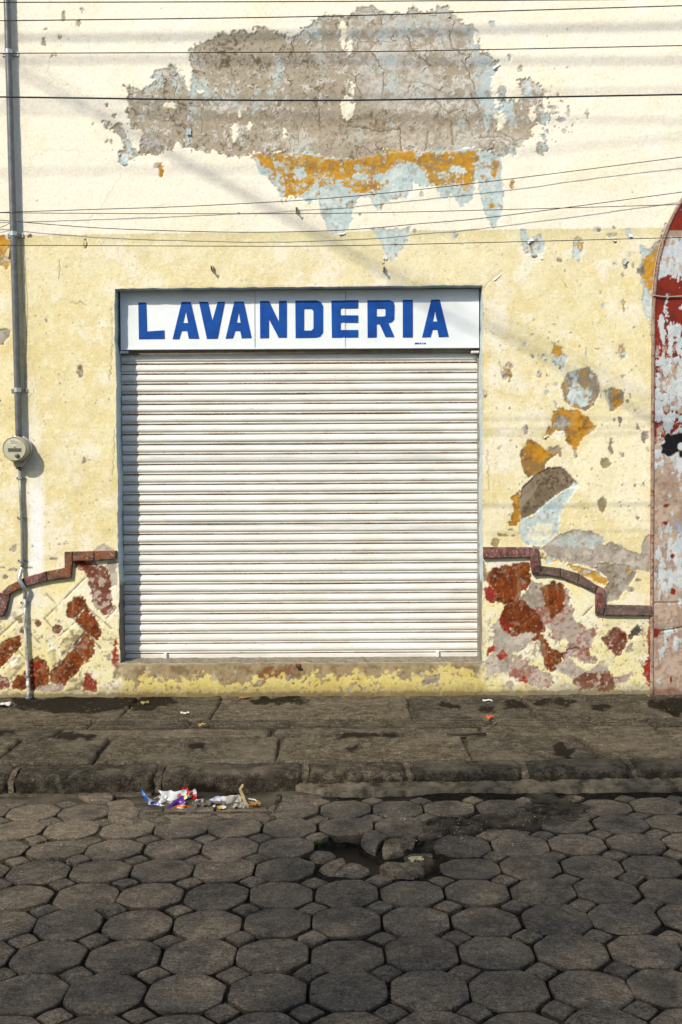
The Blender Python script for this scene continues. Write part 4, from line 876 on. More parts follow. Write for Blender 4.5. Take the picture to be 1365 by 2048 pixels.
LET = [('L', [(131,93),(158,93),(161,192),(220,188),(221,217),(133,218)], None),
 ('A', [(279,91),(310,91),(339,216),(303,216),(298,190),(279,190),(271,218),(248,218)], [(293,122),(301,163),(284,163)]),
 ('V', [(338,91),(369,91),(384,155),(402,91),(427,90),(402,216),(365,217)], None),
 ('A', [(459,90),(491,90),(518,214),(484,215),(479,190),(462,190),(454,215),(429,216)], [(474,125),(480,162),(467,162)]),
 ('N', [(546,88),(577,88),(611,158),(611,88),(638,87),(638,213),(610,213),(577,150),(577,214),(547,215)], None),
 ('D', [(667,87),(740,86),(754,91),(762,105),(762,195),(752,209),(738,213),(668,214)], [(697,115),(722,115),(729,122),(729,182),(722,189),(697,189)]),
 ('E', [(790,87),(882,85),(882,113),(822,114),(822,137),(882,137),(882,162),(822,162),(822,187),(882,187),(882,212),(792,213)], None),
 ('R', [(913,86),(990,85),(1003,92),(1006,104),(1005,150),(997,160),(985,163),(1006,211),(975,211),(955,167),(945,167),(945,212),(914,213)], [(945,114),(972,114),(975,118),(975,138),(970,141),(945,141)]),
 ('I', [(1034,84),(1068,84),(1068,212),(1034,212)], None),
 ('A', [(1131,84),(1160,83),(1191,210),(1157,211),(1152,186),(1136,186),(1129,211),(1100,212)], [(1144,120),(1151,158),(1137,158)])]
def flat_shape(name, loops, y, th, mat, parent):
    bm = bmesh.new(); es = []
    for lp in loops:
        v = [bm.verts.new((p.x, y, p.z)) for p in lp]
        for i in range(len(v)): es.append(bm.edges.new((v[i], v[(i+1) % len(v)])))
    bmesh.ops.triangle_fill(bm, edges=es, use_beauty=True, use_dissolve=False)
    r = bmesh.ops.extrude_face_region(bm, geom=bm.faces[:])
    for e in r['geom']:
        if isinstance(e, bmesh.types.BMVert): e.co.y += th
    bmesh.ops.recalc_face_normals(bm, faces=bm.faces)
    return mk_bm(name, bm, mat, parent)
for ch, out, hole in LET:
    loops = [[P(x, y, YG-0.003) for x, y in Zq(out)]]
    if hole: loops.append([P(x, y, YG-0.003) for x, y in Zq(hole)])
    o = flat_shape('letter', loops, YG-0.0045, 0.004, M_LET, sign); o['label'] = 'blue painted letter '+ch
for x0, x1 in ((1075,1089),(1092,1097),(1101,1104),(1107,1112)): # remains of a painter's signature, lower right
    flat_shape('paint_mark', [[P(x, y, YG-0.003) for x, y in Zq([(x0,231),(x1,230),(x1,234),(x0,235)])]], YG-0.004, 0.0035, M_LET, sign)

# ================================================================== CONDUITS AND METER
YP = -0.045
thick = empty('conduit', P(38, 875, YP), 'thick dark grey conduit running up the wall above the meter', 'pipe')
top = P(14, 0, YP); bot = P(38, 880, YP); d_ = (top-bot).normalized()
tube('pipe', [bot, bot+d_*0.05, top, top+d_*1.0], 0.0235, M_PIPE, thick, 16)
def strap(px, py, parent, w, h, rr, Y):
    c = P(px, py, -0.004)
    pc = bot+d_*((c.z-bot.z)/d_.z) if parent is thick else Vector((c.x, Y, c.z))
    st_ = bpy.data.objects.new('pipe_strap', None); link(st_, parent); st_.location = pc-parent.location
    bm = bmesh.new()
    for sgn in (-1, 1):
        xa_, xb_ = pc.x+sgn*rr, pc.x+sgn*w/2
        box_bm(bm, (min(xa_, xb_), -0.012, c.z-h/2), (max(xa_, xb_), -0.007, c.z+h/2), 0.002)
    n = 14; rr2 = rr+0.002                          # the band over the pipe
    ring = []
    for k in range(n+1):
        a = math.pi*k/n; ring.append((pc.x-rr2*math.cos(a), pc.y-rr2*math.sin(a)))
    ring = [(ring[0][0], -0.008)]+ring+[(ring[-1][0], -0.008)]
    for (xa_, ya_), (xb_, yb_) in zip(ring[:-1], ring[1:]):
        v = [bm.verts.new(p) for p in ((xa_, ya_, c.z-h/2), (xb_, yb_, c.z-h/2), (xb_, yb_, c.z+h/2), (xa_, ya_, c.z+h/2))]; bm.faces.new(v)
    mk_bm('strap_band', bm, M_GALV, st_)
    for sgn in (-1, 1):
        lathe('bolt', (pc.x+sgn*(w/2*0.78), -0.012, c.z), (0, -1, 0), [(0.0055, 0), (0.0055, 0.004), (0.003, 0.006)], M_PIPE, st_, 10)
for px, py in ((18, 108), (30, 470), (38, 781)): strap(px, py, thick, 0.118, 0.030, 0.0245, YP)

thin = empty('thin_conduit', P(57, 1393, -0.02), 'thin rusty conduit running from the meter down to the pavement', 'pipe')
Y2 = -0.024
pth = [P(40, 938, Y2), P(42, 1000, Y2), P(44.5, 1060, Y2), P(45, 1125, Y2), P(44, 1138, Y2)]
tube('upper_pipe', pth, 0.0125, mat_plain('grey steel tube', (0.26, 0.265, 0.25), (0.17, 0.175, 0.165), 0.4, 0.3, 0.5, 30), thin, 12)
fl = smooth_path([P(44, 1136, Y2), P(40, 1149, Y2-0.02), P(39, 1160, Y2-0.03), P(46, 1172, Y2-0.03), P(51, 1182, Y2-0.015), P(50, 1196, Y2)], 9)
tube('flexible_sleeve', fl, [0.0145+0.0016*(k % 2) for k in range(len(fl))], M_GALV, thin, 12)
tube('lower_pipe', [P(49.5, 1195, Y2), P(51, 1250, Y2), P(54, 1320, Y2), P(57, 1385, Y2), P(57.5, 1394, Y2)], 0.0125, M_RUSTY, thin, 12)
lathe('coupling', P(49.5, 1200, Y2), (0, 0, -1), [(0.016, 0), (0.016, 0.05), (0.013, 0.054)], M_RUSTY, thin, 14)
lathe('coupling', P(56, 1362, Y2), (0, 0, -1), [(0.016, 0), (0.016, 0.04), (0.013, 0.044)], M_RUSTY, thin, 14)
lathe('floor_collar', P(57.5, 1391, Y2), (0, 0, -1), [(0.018, 0), (0.026, 0.01), (0.028, 0.03)], M_PIPE, thin, 14)
for px, py in ((42, 956), (43.5, 1035), (45, 1121), (50.5, 1205), (56, 1352)): strap(px, py, thin, 0.066, 0.016, 0.0140, Y2)

mc = P(40, 898, 0)                # meter
meter = empty('electricity_meter', (mc.x, -0.02, mc.z), 'round beige electricity meter with small display on the left wall', 'electricity meter')
M_BEIGE = mat_plain('beige meter body', (0.42, 0.39, 0.26), (0.36, 0.335, 0.22), 0.3, 0, 0.5, 20, 0.03)
M_FACE = mat_plain('meter face plate', (0.46, 0.45, 0.33), (0.43, 0.42, 0.31), 0.35, 0, 0.4, 12, 0.02)
ax = (0.0, -1, 0.0)
lathe('back_box', (mc.x, 0.004, mc.z), ax, [(0.092, 0), (0.094, 0.025), (0.088, 0.034)], M_PIPE, meter, 48)
lathe('lock_ring', (mc.x, -0.03, mc.z), ax, [(0.092, 0), (0.099, 0.003), (0.100, 0.012), (0.094, 0.017)], M_GALV, meter, 56)
lathe('body', (mc.x, -0.045, mc.z), ax, [(0.090, 0), (0.089, 0.055), (0.087, 0.078), (0.082, 0.088), (0.0795, 0.089), (0.0785, 0.086)], M_BEIGE, meter, 64)
lathe('face_plate', (mc.x, -0.120, mc.z), ax, [(0.0785, 0), (0.0785, 0.0106), (0.072, 0.0112)], M_FACE, meter, 64)
yf = -0.1318
def face_poly(name, pts, mat, th=0.0012, y=yf): return flat_shape(name, [[Vector((mc.x+a/8.53/276, 0, mc.z-b/8.53/276)) for a, b in pts]], y-th, th, mat, meter)
M_CREAM = mat_plain('pale print panel', (0.6, 0.56, 0.42), (0.56, 0.52, 0.39), 0.4, 0, 0.3, 20, 0)
M_DKP = mat_plain('dark grey print', (0.07, 0.065, 0.05), None, 0.6); M_LCD = mat_plain('grey display glass', (0.15, 0.145, 0.10), (0.12, 0.115, 0.08), 0.15, 0, 0.5, 30, 0)
arcp = [(-118+118*2*t, -108-52*math.sin(math.pi*t)) for t in [k/10 for k in range(11)]]
face_poly('print_panel', [(0, -20)]+arcp, M_CREAM)
for x0, x1, y in ((-60,-28,-134),(-10,12,-142),(-70,75,-112),(-46,46,-96),(-60,60,-84),(-40,20,-124)):
    for x in range(int(x0), int(x1), 13): face_poly('print_line', [(x, y-3), (x+9, y-3), (x+9, y+3), (x, y+3)], M_DKP, 0.0006, yf-0.0012)
face_poly('display', [(-102,-8), (118,-8), (118,52), (-102,52)], M_LCD, 0.002)
for x in range(-88, 110, 18): face_poly('display_digit', [(x, 6), (x+9, 6), (x+9, 40), (x, 40)], M_DKP, 0.0006, yf-0.002)
lathe('lock_button', (mc.x+50/8.53/276, yf, mc.z-118/8.53/276), ax, [(0.0155, 0), (0.0155, 0.008), (0.012, 0.012), (0.007, 0.0125)], M_PIPE, meter, 20)
lathe('indicator', (mc.x+8/8.53/276, yf, mc.z+25/8.53/276), ax, [(0.005, 0), (0.004, 0.003)], M_DKP, meter, 12)
bm = bmesh.new(); box_bm(bm, (mc.x-0.032, -0.062, mc.z-0.128), (mc.x+0.03, -0.003, mc.z-0.082), 0.008); mk_bm('outlet_box', bm, M_BEIGE, meter)
bm = bmesh.new(); box_bm(bm, (mc.x-0.02, -0.05, mc.z-0.145), (mc.x+0.018, -0.004, mc.z-0.129), 0.004); mk_bm('outlet_neck', bm, M_PIPE, meter)
box('ring_clasp', (mc.x+0.026, -0.055, mc.z-0.112), (mc.x+0.045, -0.03, mc.z-0.088), M_GALV, meter, 0.003)

# ================================================================== WIRES
def wire(pts, Y, r, label, mat=M_WIRE, grp='wires stretched in front of the wall', name='overhead_wire', ext=True):
    w = [P(x, y, Y) for x, y in pts]
    if ext: w = [w[0]+(w[0]-w[1]).normalized()*1.2]+w+[w[-1]+(w[-1]-w[-2]).normalized()*1.2]
    w = smooth_path(w, 6); c = w[len(w)//2]
    o = tube(name, w, r, mat, None, 6, origin=c); return tag(o, label, 'wire', grp)
wire([(-20,4),(683,2),(1385,-3)], -2.1, 0.0026, 'uppermost black wire running along the very top of the wall')
wire([(-20,41),(400,36),(683,31),(1050,20),(1385,10)], -2.1, 0.0026, 'second black wire from the top, rising to the right')
wire([(-20,106),(683,103),(1000,98),(1385,90)], -2.0, 0.0024, 'thin black wire crossing the upper half of the bare patch')
wire([(-20,193),(200,196),(400,199),(683,200),(1000,195),(1385,188)], -2.2, 0.0040, 'thickest black cable, sagging across the middle of the bare patch')
wire([(-20,425),(200,418),(400,411),(683,394),(1000,360),(1385,311)], -0.06, 0.0026, 'black wire close to the wall climbing right under the ochre stains')
wire([(-20,425),(340,427),(683,426),(1000,419),(1385,408)], -1.9, 0.0018, 'nearly level thin wire crossing the climbing ones at right')
wire([(-20,438),(120,450),(250,458),(480,464),(683,460),(840,447),(1000,432),(1385,381)], -0.06, 0.0026, 'black wire close to the wall sagging left then climbing to the arch')
wire([(-20,490),(480,492),(683,491),(1000,484),(1385,474)], -2.0, 0.0019, 'lowest black wire, level just above the sign')
wire([(44,470),(47,520),(48,560),(51,600),(50,700),(51,782)], -0.012, 0.0016, 'pair of slack thin wires hanging beside the thick conduit', M_WIRE_G, None, 'hanging_wire', False)
bpy.data.objects['hanging_wire']['label'] = 'slack grey wire hanging beside the conduit, bulging furthest right'
wire([(41,470),(44,560),(45,590),(49,640),(50,720),(49,782)], -0.012, 0.0014, 'slack grey wire hanging close against the conduit', M_WIRE_G, None, 'hanging_wire', False)
wire([(-10,456),(8,452),(25,444),(28,460)], -0.03, 0.002, 'short loop of black wire behind the conduit by the left edge', M_WIRE, None, 'wire_loop', False)
aw2 = [(1378,372),(1361,405),(1345,430),(1331,460),(1317,503),(1309,550),(1305,592)]
wire(aw2, -0.02, 0.0030, 'beige cable clipped along the curve of the arch', mat_plain('beige cable', (0.5, 0.43, 0.34), None, 0.6), None, 'arch_cable', False)
wire([(1306,590),(1330,593),(1365,592),(1440,588)], -0.028, 0.0042, 'grey cable crossing the red arch panel', mat_plain('pinkish grey cable', (0.45, 0.37, 0.32), None, 0.6), None, 'cross_cable', False)
# cables strung high over the street: out of sight, their shadows fall on the wall
def high_cable(shadow, dist, r, label):
    w = []
    for x, y in shadow:
        p = P(x, y, 0); t = dist/SUN.y; w.append(p-SUN*t)
    w = [w[0]+(w[0]-w[1])*1.0]+w+[w[-1]+(w[-1]-w[-2])*1.0]
    w = smooth_path(w, 5); o = tube('street_cable', w, r, M_WIRE, None, 6, origin=w[len(w)//2]); tag(o, label, 'cable', 'cables high above the street')
high_cable([(0,76),(300,74),(683,66),(1365,52)], 4.2, 0.013, 'thick cable high above the street, nearest the roof line')
high_cable([(0,121),(340,119),(683,117),(1000,122),(1365,121)], 4.4, 0.010, 'second thick cable high above the street')
high_cable([(0,205),(683,195),(1365,180)], 4.2, 0.006, 'slender cable high above the street')
high_cable([(0,222),(683,231),(1365,243)], 4.2, 0.006, 'slender cable high above the street, slack')
high_cable([(0,345),(683,330),(1365,275)], 4.5, 0.005, 'thin cable high above the street')
high_cable([(0,122),(150,207),(330,305),(600,452),(800,562),(1000,665),(1300,835)], 6.2, 0.0135, 'heavy bundled cable slanting down across the street')
high_cable([(0,95),(150,185),(330,292),(600,437),(800,540),(1000,640),(1300,800)], 7.4, 0.008, 'lighter cable slanting beside the heavy bundle')

# ================================================================== HOOKS
def hook(px, py, label):
    c = P(px, py); h = empty('wall_hook', c, label, 'hook')
    bm = bmesh.new(); box_bm(bm, (c.x-0.010, -0.030, c.z-0.018), (c.x+0.008, 0.004, c.z+0.018), 0.003); mk_bm('peg', bm, M_FL_Y, h)
    tube('hook_end', [(c.x, -0.028, c.z-0.01), (c.x, -0.055, c.z-0.015), (c.x, -0.062, c.z+0.005)], 0.006, M_PIPE, h, 8)
hook(594, 420, 'small peg in the cream wall below the ochre stain'); hook(425, 536, 'small peg in the yellow wall above the left half of the sign'); hook(768, 538, 'small peg under the hanging white flake above the sign')

# ================================================================== PAVEMENT
def r1(x): return 1441-0.004*x
def r2(x): return 1458-0.0025*x
def r3(x): return 1475-0.003*x
def r4(x): return 1531-0.0098*x
WET = [([(25,1400),(120,1394),(340,1393),(352,1406),(310,1416),(240,1414),(180,1425),(90,1423),(36,1415)], 7), (ell(150,1474,38,6), 7), (ell(8,1466,26,5), 6), (ell(705,1495,14,4), 4), ([(1108,1495),(1130,1490),(1150,1505),(1140,1512),(1112,1510)], 6), ([(1298,1402),(1365,1397),(1400,1398),(1400,1420),(1330,1425),(1300,1412)], 4), (ell(1030,1410,22,8), 8), (ell(975,1420,14,6), 7), (ell(1110,1403,40,4), 8), (ell(1200,1413,18,5), 7), (ell(395,1493,14,3), 4), (ell(900,1412,20,4), 7), (ell(560,1402,60,4), 8), (ell(730,1470,60,3), 7), (ell(395,1540,10,3), 4)]
def wetness(x, y, z):
    px, py = proj(x, y, z); n = fbm(px, py*2.5, 16, 4, 201); w = np.zeros_like(px)
    for poly, a in WET: w = np.maximum(w, sstep(-1.5, 2.0, poly_sdf(poly, px, py)+a*n+2.5))
    return w*0.95
sidewalk = None
ki = [G(0, r4(0)), G(1365, r4(1365))]                  # inner kerb line
kdir = (ki[1]-ki[0]).normalized()
def kerb_y(x): return ki[0].y+(x-ki[0].x)*kdir.y/kdir.x
# mortar bed with its own grit
gx = axis(-6, -2.4, 2.4, 6, 0.03, 0.3); gv = np.linspace(0, 1, 60)
GX = np.repeat(gx[None, :], 60, 0); GY = 0.02+(kerb_y(GX)-0.06-0.02)*gv[:, None]
GZ = -0.017-0.004*(1+fbm(GX, GY, 0.06, 4, 210))
w = wetness(GX, GY, GZ*0)
du = np.clip(0.25+0.4*fbm(GX, GY, 0.15, 3, 211), 0, 0.6)
sidewalk = grid_mesh('pavement', GX, GY, GZ, M_MORTAR, None, None, np.stack([w, du*0, w*0, w*0+1], -1), flip=True); sidewalk['kind'] = 'structure'
def slab(name, pts, parent, mat, step=0.016, rough=0.004, zoff=0.0, edge=0.012, seed=0, dust=0.0, grooves=None):
    """pts: four world corners (back-left, back-right, front-right, front-left)"""
    bl, br, fr, fl_ = [Vector(p) for p in pts]
    nu = max(4, int((br-bl).length/step)); nv = max(4, int((fl_-bl).length/(step*0.8)))
    if grooves: nv = max(nv, 64)
    u, v = np.meshgrid(np.linspace(0, 1, nu), np.linspace(0, 1, nv))
    X_ = (bl.x*(1-u)+br.x*u)*(1-v)+(fl_.x*(1-u)+fr.x*u)*v; Y_ = (bl.y*(1-u)+br.y*u)*(1-v)+(fl_.y*(1-u)+fr.y*u)*v
    L_, W_ = (br-bl).length, (fl_-bl).length
    e = np.minimum(np.minimum(u, 1-u)*L_, np.minimum(v, 1-v)*W_)
    wob = 0.006*fbm(X_+seed, Y_, 0.12, 3, 220+seed)
    X_ = X_+wob*(abs(u-0.5)*2)**3; Y_ = Y_+0.004*fbm(X_, Y_+seed, 0.15, 3, 230+seed)*(abs(v-0.5)*2)**3
    h = rough*(0.9*fbm(X_, Y_, 0.22, 4, 240+seed)+0.8*fbm(X_*0.6, Y_*1.6, 0.05, 4, 250+seed))
    h = h+0.5*rough*sstep(0.1, 0.5, fbm(X_, Y_, 0.09, 3, 260+seed))
    ee = np.clip(e/edge, 0, 1); rd = (1-np.sqrt(1-(1-ee)**2))*edge*0.9
    Z_ = zoff+h*np.clip(e/0.02, 0.2, 1)-rd
    if grooves:
        for gpos in grooves: Z_ = Z_-0.014*sstep(0.085, 0.045, abs(v-gpos))
    Z_ = np.where(e <= 1e-6, zoff-0.03, Z_)
    w = wetness(X_, Y_, Z_*0)
    if grooves:
        for gpos in grooves: w = np.maximum(w, 0.85*sstep(0.085, 0.05, abs(v-gpos)))
    w = np.maximum(w, 0.6*sstep(0.012, 0.003, e))
    dd = np.clip(dust+0.35*fbm(X_, Y_, 0.2, 4, 270+seed), 0, 0.5)*(1-w)
    c = Vector(((bl.x+fr.x)/2, (bl.y+fr.y)/2, 0))
    return grid_mesh(name, X_, Y_, Z_, mat, parent, None, np.stack([w, dd, w*0, w*0+1], -1), origin=tuple(c), flip=True)
def row(name, xs_, ya, yb, gap, mat, seed, **kw):
    for i in range(len(xs_)-1):
        ym = (ya(680)+yb(680))/2; xl = G(xs_[i], ym).x+gap; xr = G(xs_[i+1], ym).x-gap
        def yy(f, x, back): 
            return G(680+0*x, f(680), 0).y+0.0*x if f is not r4 else kerb_y(x)+0.012
        A = [(xl, yy(ya, xl, 1)-gap, 0), (xr, yy(ya, xr, 1)-gap, 0), (xr+random.uniform(-.03, .03), yy(yb, xr, 0)+gap, 0), (xl+random.uniform(-.03, .03), yy(yb, xl, 0)+gap, 0)]
        slab(name, A, sidewalk, mat, zoff=random.uniform(-.002, .003), seed=seed+i, **kw)
yb_wall = lambda x: G(680, 1391, 0)
def wallbase(x): return 1386.0
row('paving_slab', [-420, -90, 262, 437, 822, 1062, 1330, 1620, 1900], wallbase, r1, 0.004, M_SLAB, 1, dust=0.05, edge=0.009, rough=0.006)
row('channel_stone', [-420, -210, -15, 185, 383, 584, 783, 982, 1190, 1297, 1500, 1800], r1, r2, 0.003, M_SLAB, 20, grooves=[0.2, 0.5, 0.8], rough=0.0015, edge=0.006, dust=0.05, step=0.03)
row('paving_slab', [-500, -200, 120, 545, 965, 1323, 1700, 2000], r2, r3, 0.004, M_SLAB, 40, dust=0.06, edge=0.009, rough=0.007)
row('paving_slab', [-640, -330, 22, 205, 557, 940, 1183, 1480, 1850], r3, r4, 0.009, M_SLAB, 60, dust=0.08, rough=0.009)

M_WEDGE = mat_stone('joint mortar', (0.085, 0.072, 0.05), (0.14, 0.12, 0.085), (0.2, 0.17, 0.12), 1.0, 1.6)
# kerb
kerb_bed = []
M_KB = M_MORTAR
KX = [-520, -260, 30, 318, 612, 820, 1055, 1275, 1560, 1850]
KW = 0.165
def road_z(x, y): return -0.100+0.010*np.clip((x+0.5)/2.2, -1, 1)
kb_x = np.linspace(-6, 6, 60); vs = []; fs = []
for x in kb_x:
    y = kerb_y(x)
    for dy, z in ((0.03, -0.016), (-0.10, -0.03), (-0.135, -0.05), (-0.14, -0.2)): vs.append((x, y+dy, z))
for i in range(len(kb_x)-1):
    for j in range(3): fs.append((i*4+j, i*4+j+1, (i+1)*4+j+1, (i+1)*4+j))
kerb = mk('kerb', vs, fs, M_KB); kerb['kind'] = 'structure'
for i in range(len(KX)-1):
    xl = G(KX[i], 1550, -0.03).x+0.017; xr = G(KX[i+1], 1550, -0.03).x-0.017
    nu = max(20, int((xr-xl)/0.016)); prf = []
    rr = 0.055
    for t in np.linspace(0, 1, 8): prf.append((0.010-(KW-rr+0.010)*t, 0.0))
    for t in np.linspace(0.12, 1, 9): a = t*math.pi/2; prf.append((-(KW-rr)-rr*math.sin(a), -rr*(1-math.cos(a))))
    for t in np.linspace(0.15, 1, 7): prf.append((-KW-0.006*t, -rr-(0.16-rr)*t))
    prf = [(0.012, -0.03)]+prf
    uu = np.linspace(0, 1, nu); pj = np.array(prf)
    Xk = np.repeat((xl+(xr-xl)*uu)[None, :], len(prf), 0); off = np.repeat(pj[:, 0][:, None], nu, 1); zk = np.repeat(pj[:, 1][:, None], nu, 1)
    e = np.minimum(uu, 1-uu)*(xr-xl); ee = np.clip(e/0.045, 0, 1); rnd = (1-np.sqrt(1-(1-ee)**2))*0.035
    n1 = fbm(Xk, off*1.0+zk, 0.14, 4, 300+i); n2 = fbm(Xk, off+zk*1.3, 0.035, 4, 320+i)
    Yk = kerb_y(Xk)+off+rnd[None, :]*(off < -0.05)+0.0045*n1+0.0028*n2
    Zk = zk-0.004-rnd[None, :]*0.8*(zk > -0.1)+0.004*n1*(zk > -0.1)+0.0025*n2
    Xk = Xk+0.008*n1*(abs(uu-0.5)*2)[None, :]**6
    px_, py_ = proj(Xk, Yk, Zk); st_ = np.zeros_like(Xk)
    for poly in (ell(400, 1578, 46, 11), ell(398, 1541, 10, 3), ell(720, 1540, 16, 2)): st_ = np.maximum(st_, sstep(-2, 4, poly_sdf(poly, px_, py_)+8*n2))
    face_dark = np.clip(0.55+0.5*n1, 0, 1)*sstep(-0.025, -0.06, Zk)*0.5          # darker down the face
    du = np.clip(0.10+0.35*n1, 0, .5)*sstep(-0.03, -0.005, Zk)
    o = grid_mesh('kerb_stone', Xk, Yk, Zk, M_KERB, kerb, None, np.stack([np.maximum(st_, face_dark)*0.9, du, du*0, du*0+1], -1), origin=((xl+xr)/2, kerb_y((xl+xr)/2)-0.08, 0), flip=True)
    # mortar wedge in the joint to the right
    xm = xr+0.017; w0 = random.uniform(0.008, 0.018); vsj = []; fsj = []
    for j, (dy, z) in enumerate(((0.0, -0.006), (-0.06, -0.008), (-0.11, -0.018), (-0.145, -0.05), (-0.158, -0.16))):
        k_ = random.uniform(-0.008, 0.008)
        for sx in (-1, -0.3, 0.4, 1): vsj.append((xm+k_+sx*w0*1.3, kerb_y(xm)+dy+random.uniform(-.004, .004), z+random.uniform(-.004, .004)-0.006*abs(sx)))
    for j in range(4):
        for q_ in range(3): a = j*4+q_; fsj.append((a, a+4, a+5, a+1))
    mk('mortar_joint', vsj, fsj, M_WEDGE, kerb, True)

# ================================================================== ROAD
PIT = z3([(200,430),(270,370),(460,350),(470,420),(590,470),(640,500),(820,540),(960,550),(1000,570),(900,585),(650,580),(570,620),(420,570),(340,520),(260,480)], 600, 1580, 3.9)
PIT_OUT = z3([(60,470),(200,370),(300,340),(480,335),(600,290),(720,330),(900,340),(1060,420),(1090,520),(1060,640),(980,660),(700,670),(560,640),(400,640),(240,650),(140,600),(60,540)], 600, 1580, 3.9)
MUD = [(PIT_OUT, 8), (z3([(930,230),(1060,190),(1300,200),(1400,280),(1500,330),(1300,360),(1120,380),(1050,480),(1000,600),(920,560),(960,400)], 600, 1580, 3.9), 10), ([(880,1628),(1010,1625),(1160,1600),(1200,1612),(1150,1650),(1010,1660),(930,1672)], 12), ([(1050,1590),(1150,1590),(1160,1605),(1060,1612)], 8), ([(140,1588),(300,1582),(560,1575),(560,1612),(300,1625),(220,1600)], 8)]
gx = axis(-6, -2.2, 2.2, 6, 0.016, 0.25); gy = np.concatenate([np.arange(-13.0, -5.2, 0.25), np.arange(-5.2, -1.6, 0.016)])
GX, GY = np.meshgrid(gx, gy); GZ = road_z(GX, GY)-0.015+0.006*fbm(GX, GY, 0.25, 3, 402)
px_, py_ = proj(GX, GY, GZ*0-0.1); rn = fbm(GX, GY, 0.05, 4, 400); rn2 = fbm(GX, GY, 0.3, 3, 401)
dpit = poly_sdf(PIT, px_, py_)
GZ = GZ+0.004*rn-0.075*sstep(-3, 14, dpit+3*rn)-0.022*sstep(-3, 6, poly_sdf(PIT_OUT, px_, py_)+3*rn)
mudfill = np.zeros_like(GX)
for poly, a in MUD[1:4]: mudfill = np.maximum(mudfill, sstep(-4, 6, poly_sdf(poly, px_, py_)+a*rn2+4*rn))
GZ = GZ+mudfill*(0.013+0.003*rn)*(dpit < -6)
GZ = np.where(GY > kerb_y(GX)-0.10, np.minimum(GZ, -0.2), GZ)
# sandy apron by the kerb on the left, dust in the joints up there
dustr = sstep(-3.0, -2.3, GY)*0.55*np.clip(0.5+rn2, 0, 1)*(1-mudfill)*sstep(0.6, -0.6, GX)
road = grid_mesh('road', GX, GY, GZ, M_SOIL, None, None, np.stack([sstep(0, 10, dpit)*0.7, np.maximum(dustr, mudfill*np.clip(0.18+0.25*rn, 0, .4)), GX*0, GX*0+1], -1)); road['kind'] = 'structure'
wz = G(700, 1700, -0.17).z
def proj1(p): a, b = proj(np.array([p[0]]), np.array([p[1]]), np.array([p[2]])); return float(a[0]), float(b[0])
PT = G(536, 1983, -0.1); PIT_C = 0.0
pp = 0.0
o0 = G(375, 1984.5, -0.1); o1 = G(697, 1982, -0.1); pp = (o1.x-o0.x)/2
cy0 = (o0.y+o1.y)/2; rows_y = [G(536+r_*10, y, -0.1).y for r_, y in enumerate((1983, 1905, 1840, 1786, 1738, 1695, 1658, 1619))]
qy = (rows_y[-1]-rows_y[0])/7
def paver(name, c, outline, mat, drop=0.0, rnd=0.006, seed=0, zoff=None, thick=0.05, mud=True, dust=0.0):
    """outline: list of (dx,dy); rings of points from the middle outwards, edge worn round"""
    pts = []; n = len(outline)
    for i in range(n):
        a = outline[i]; b = outline[(i+1) % n]; k = 6 if n <= 4 else 4
        for t in range(k): pts.append((a[0]+(b[0]-a[0])*t/k, a[1]+(b[1]-a[1])*t/k))
    pts = np.array(pts); m_ = len(pts)
    pts = 0.76*pts+0.12*(np.roll(pts, 1, 0)+np.roll(pts, -1, 0))     # worn corners
    rad = np.hypot(pts[:, 0], pts[:, 1]).mean()
    ang = np.arange(m_)
    jit = 1+0.02*fbm(ang*1.0+seed*7.1, ang*0, 2.5, 3, 500+seed % 50)
    pts = pts*jit[:, None]
    fr = [0.3, 0.6, 0.82, 0.92, 0.965, 0.99, 1.0]; ins = [None]*7
    tx, ty = random.gauss(0, 0.02), random.gauss(0, 0.02)
    vs = [(0, 0)]; hz = [0.0]
    for f in fr:
        for p in pts: vs.append((p[0]*f, p[1]*f))
        d_ = (1-f)*rad; e_ = min(1, d_/rnd); hz += [-(1-math.sqrt(max(0, 1-(1-e_)**2)))*rnd if f < 1 else -rnd]*m_
    vs = np.array(vs); hz = np.array(hz)
    for p in pts: pass
    vs = np.concatenate([vs, pts*0.985]); hz = np.concatenate([hz, np.full(m_, -thick)])
    X_ = c[0]+vs[:, 0]; Y_ = c[1]+vs[:, 1]
    rr_ = fbm(X_, Y_, 0.09, 4, 520)*0.0028+fbm(X_, Y_, 0.025, 3, 521)*0.0016
    Z_ = road_z(X_, Y_)+hz+rr_*(hz > -thick+.001)+vs[:, 0]*tx+vs[:, 1]*ty-drop+0.003*(1-(vs[:, 0]**2+vs[:, 1]**2)/rad**2)
    fs = [(0, 1+(k+1) % m_, 1+k)[::-1] for k in range(m_)]
    for r_ in range(7):
        for k in range(m_): a = 1+r_*m_; b = a+m_; fs.append((a+k, b+k, b+(k+1) % m_, a+(k+1) % m_))
    o = mk(name, list(zip(X_, Y_, Z_)), fs, mat, road, True, origin=(c[0], c[1], float(road_z(c[0], c[1]))))
    px_, py_ = proj(X_, Y_, Z_); w = np.zeros(len(X_)); n_ = fbm(X_, Y_, 0.06, 4, 530)
    if mud:
        for poly, a in MUD: w = np.maximum(w, sstep(-3, 5, poly_sdf(poly, px_, py_)+a*n_-4))
    blot = (sstep(0.55, 0.9, 1-np.hypot(vs[:, 0]-random.gauss(0, .03), vs[:, 1]-random.gauss(0, .03))/rad+0.4*n_)*0.45) if random.random() < 0.22 else 0*w
    edge_d = sstep(-0.002, -0.0055, hz)*0.75*np.clip(.6+n_, 0, 1)
    w = np.maximum(np.maximum(w*0.65, blot), edge_d)
    du = np.clip(dust+0.25*n_, 0, .45)*(1-w)
    a = o.data.color_attributes.new('Col', 'FLOAT_COLOR', 'POINT'); a.data.foreach_set('color', np.stack([w, du, w*0, w*0+1], -1).astype(np.float32).ravel())
    return o
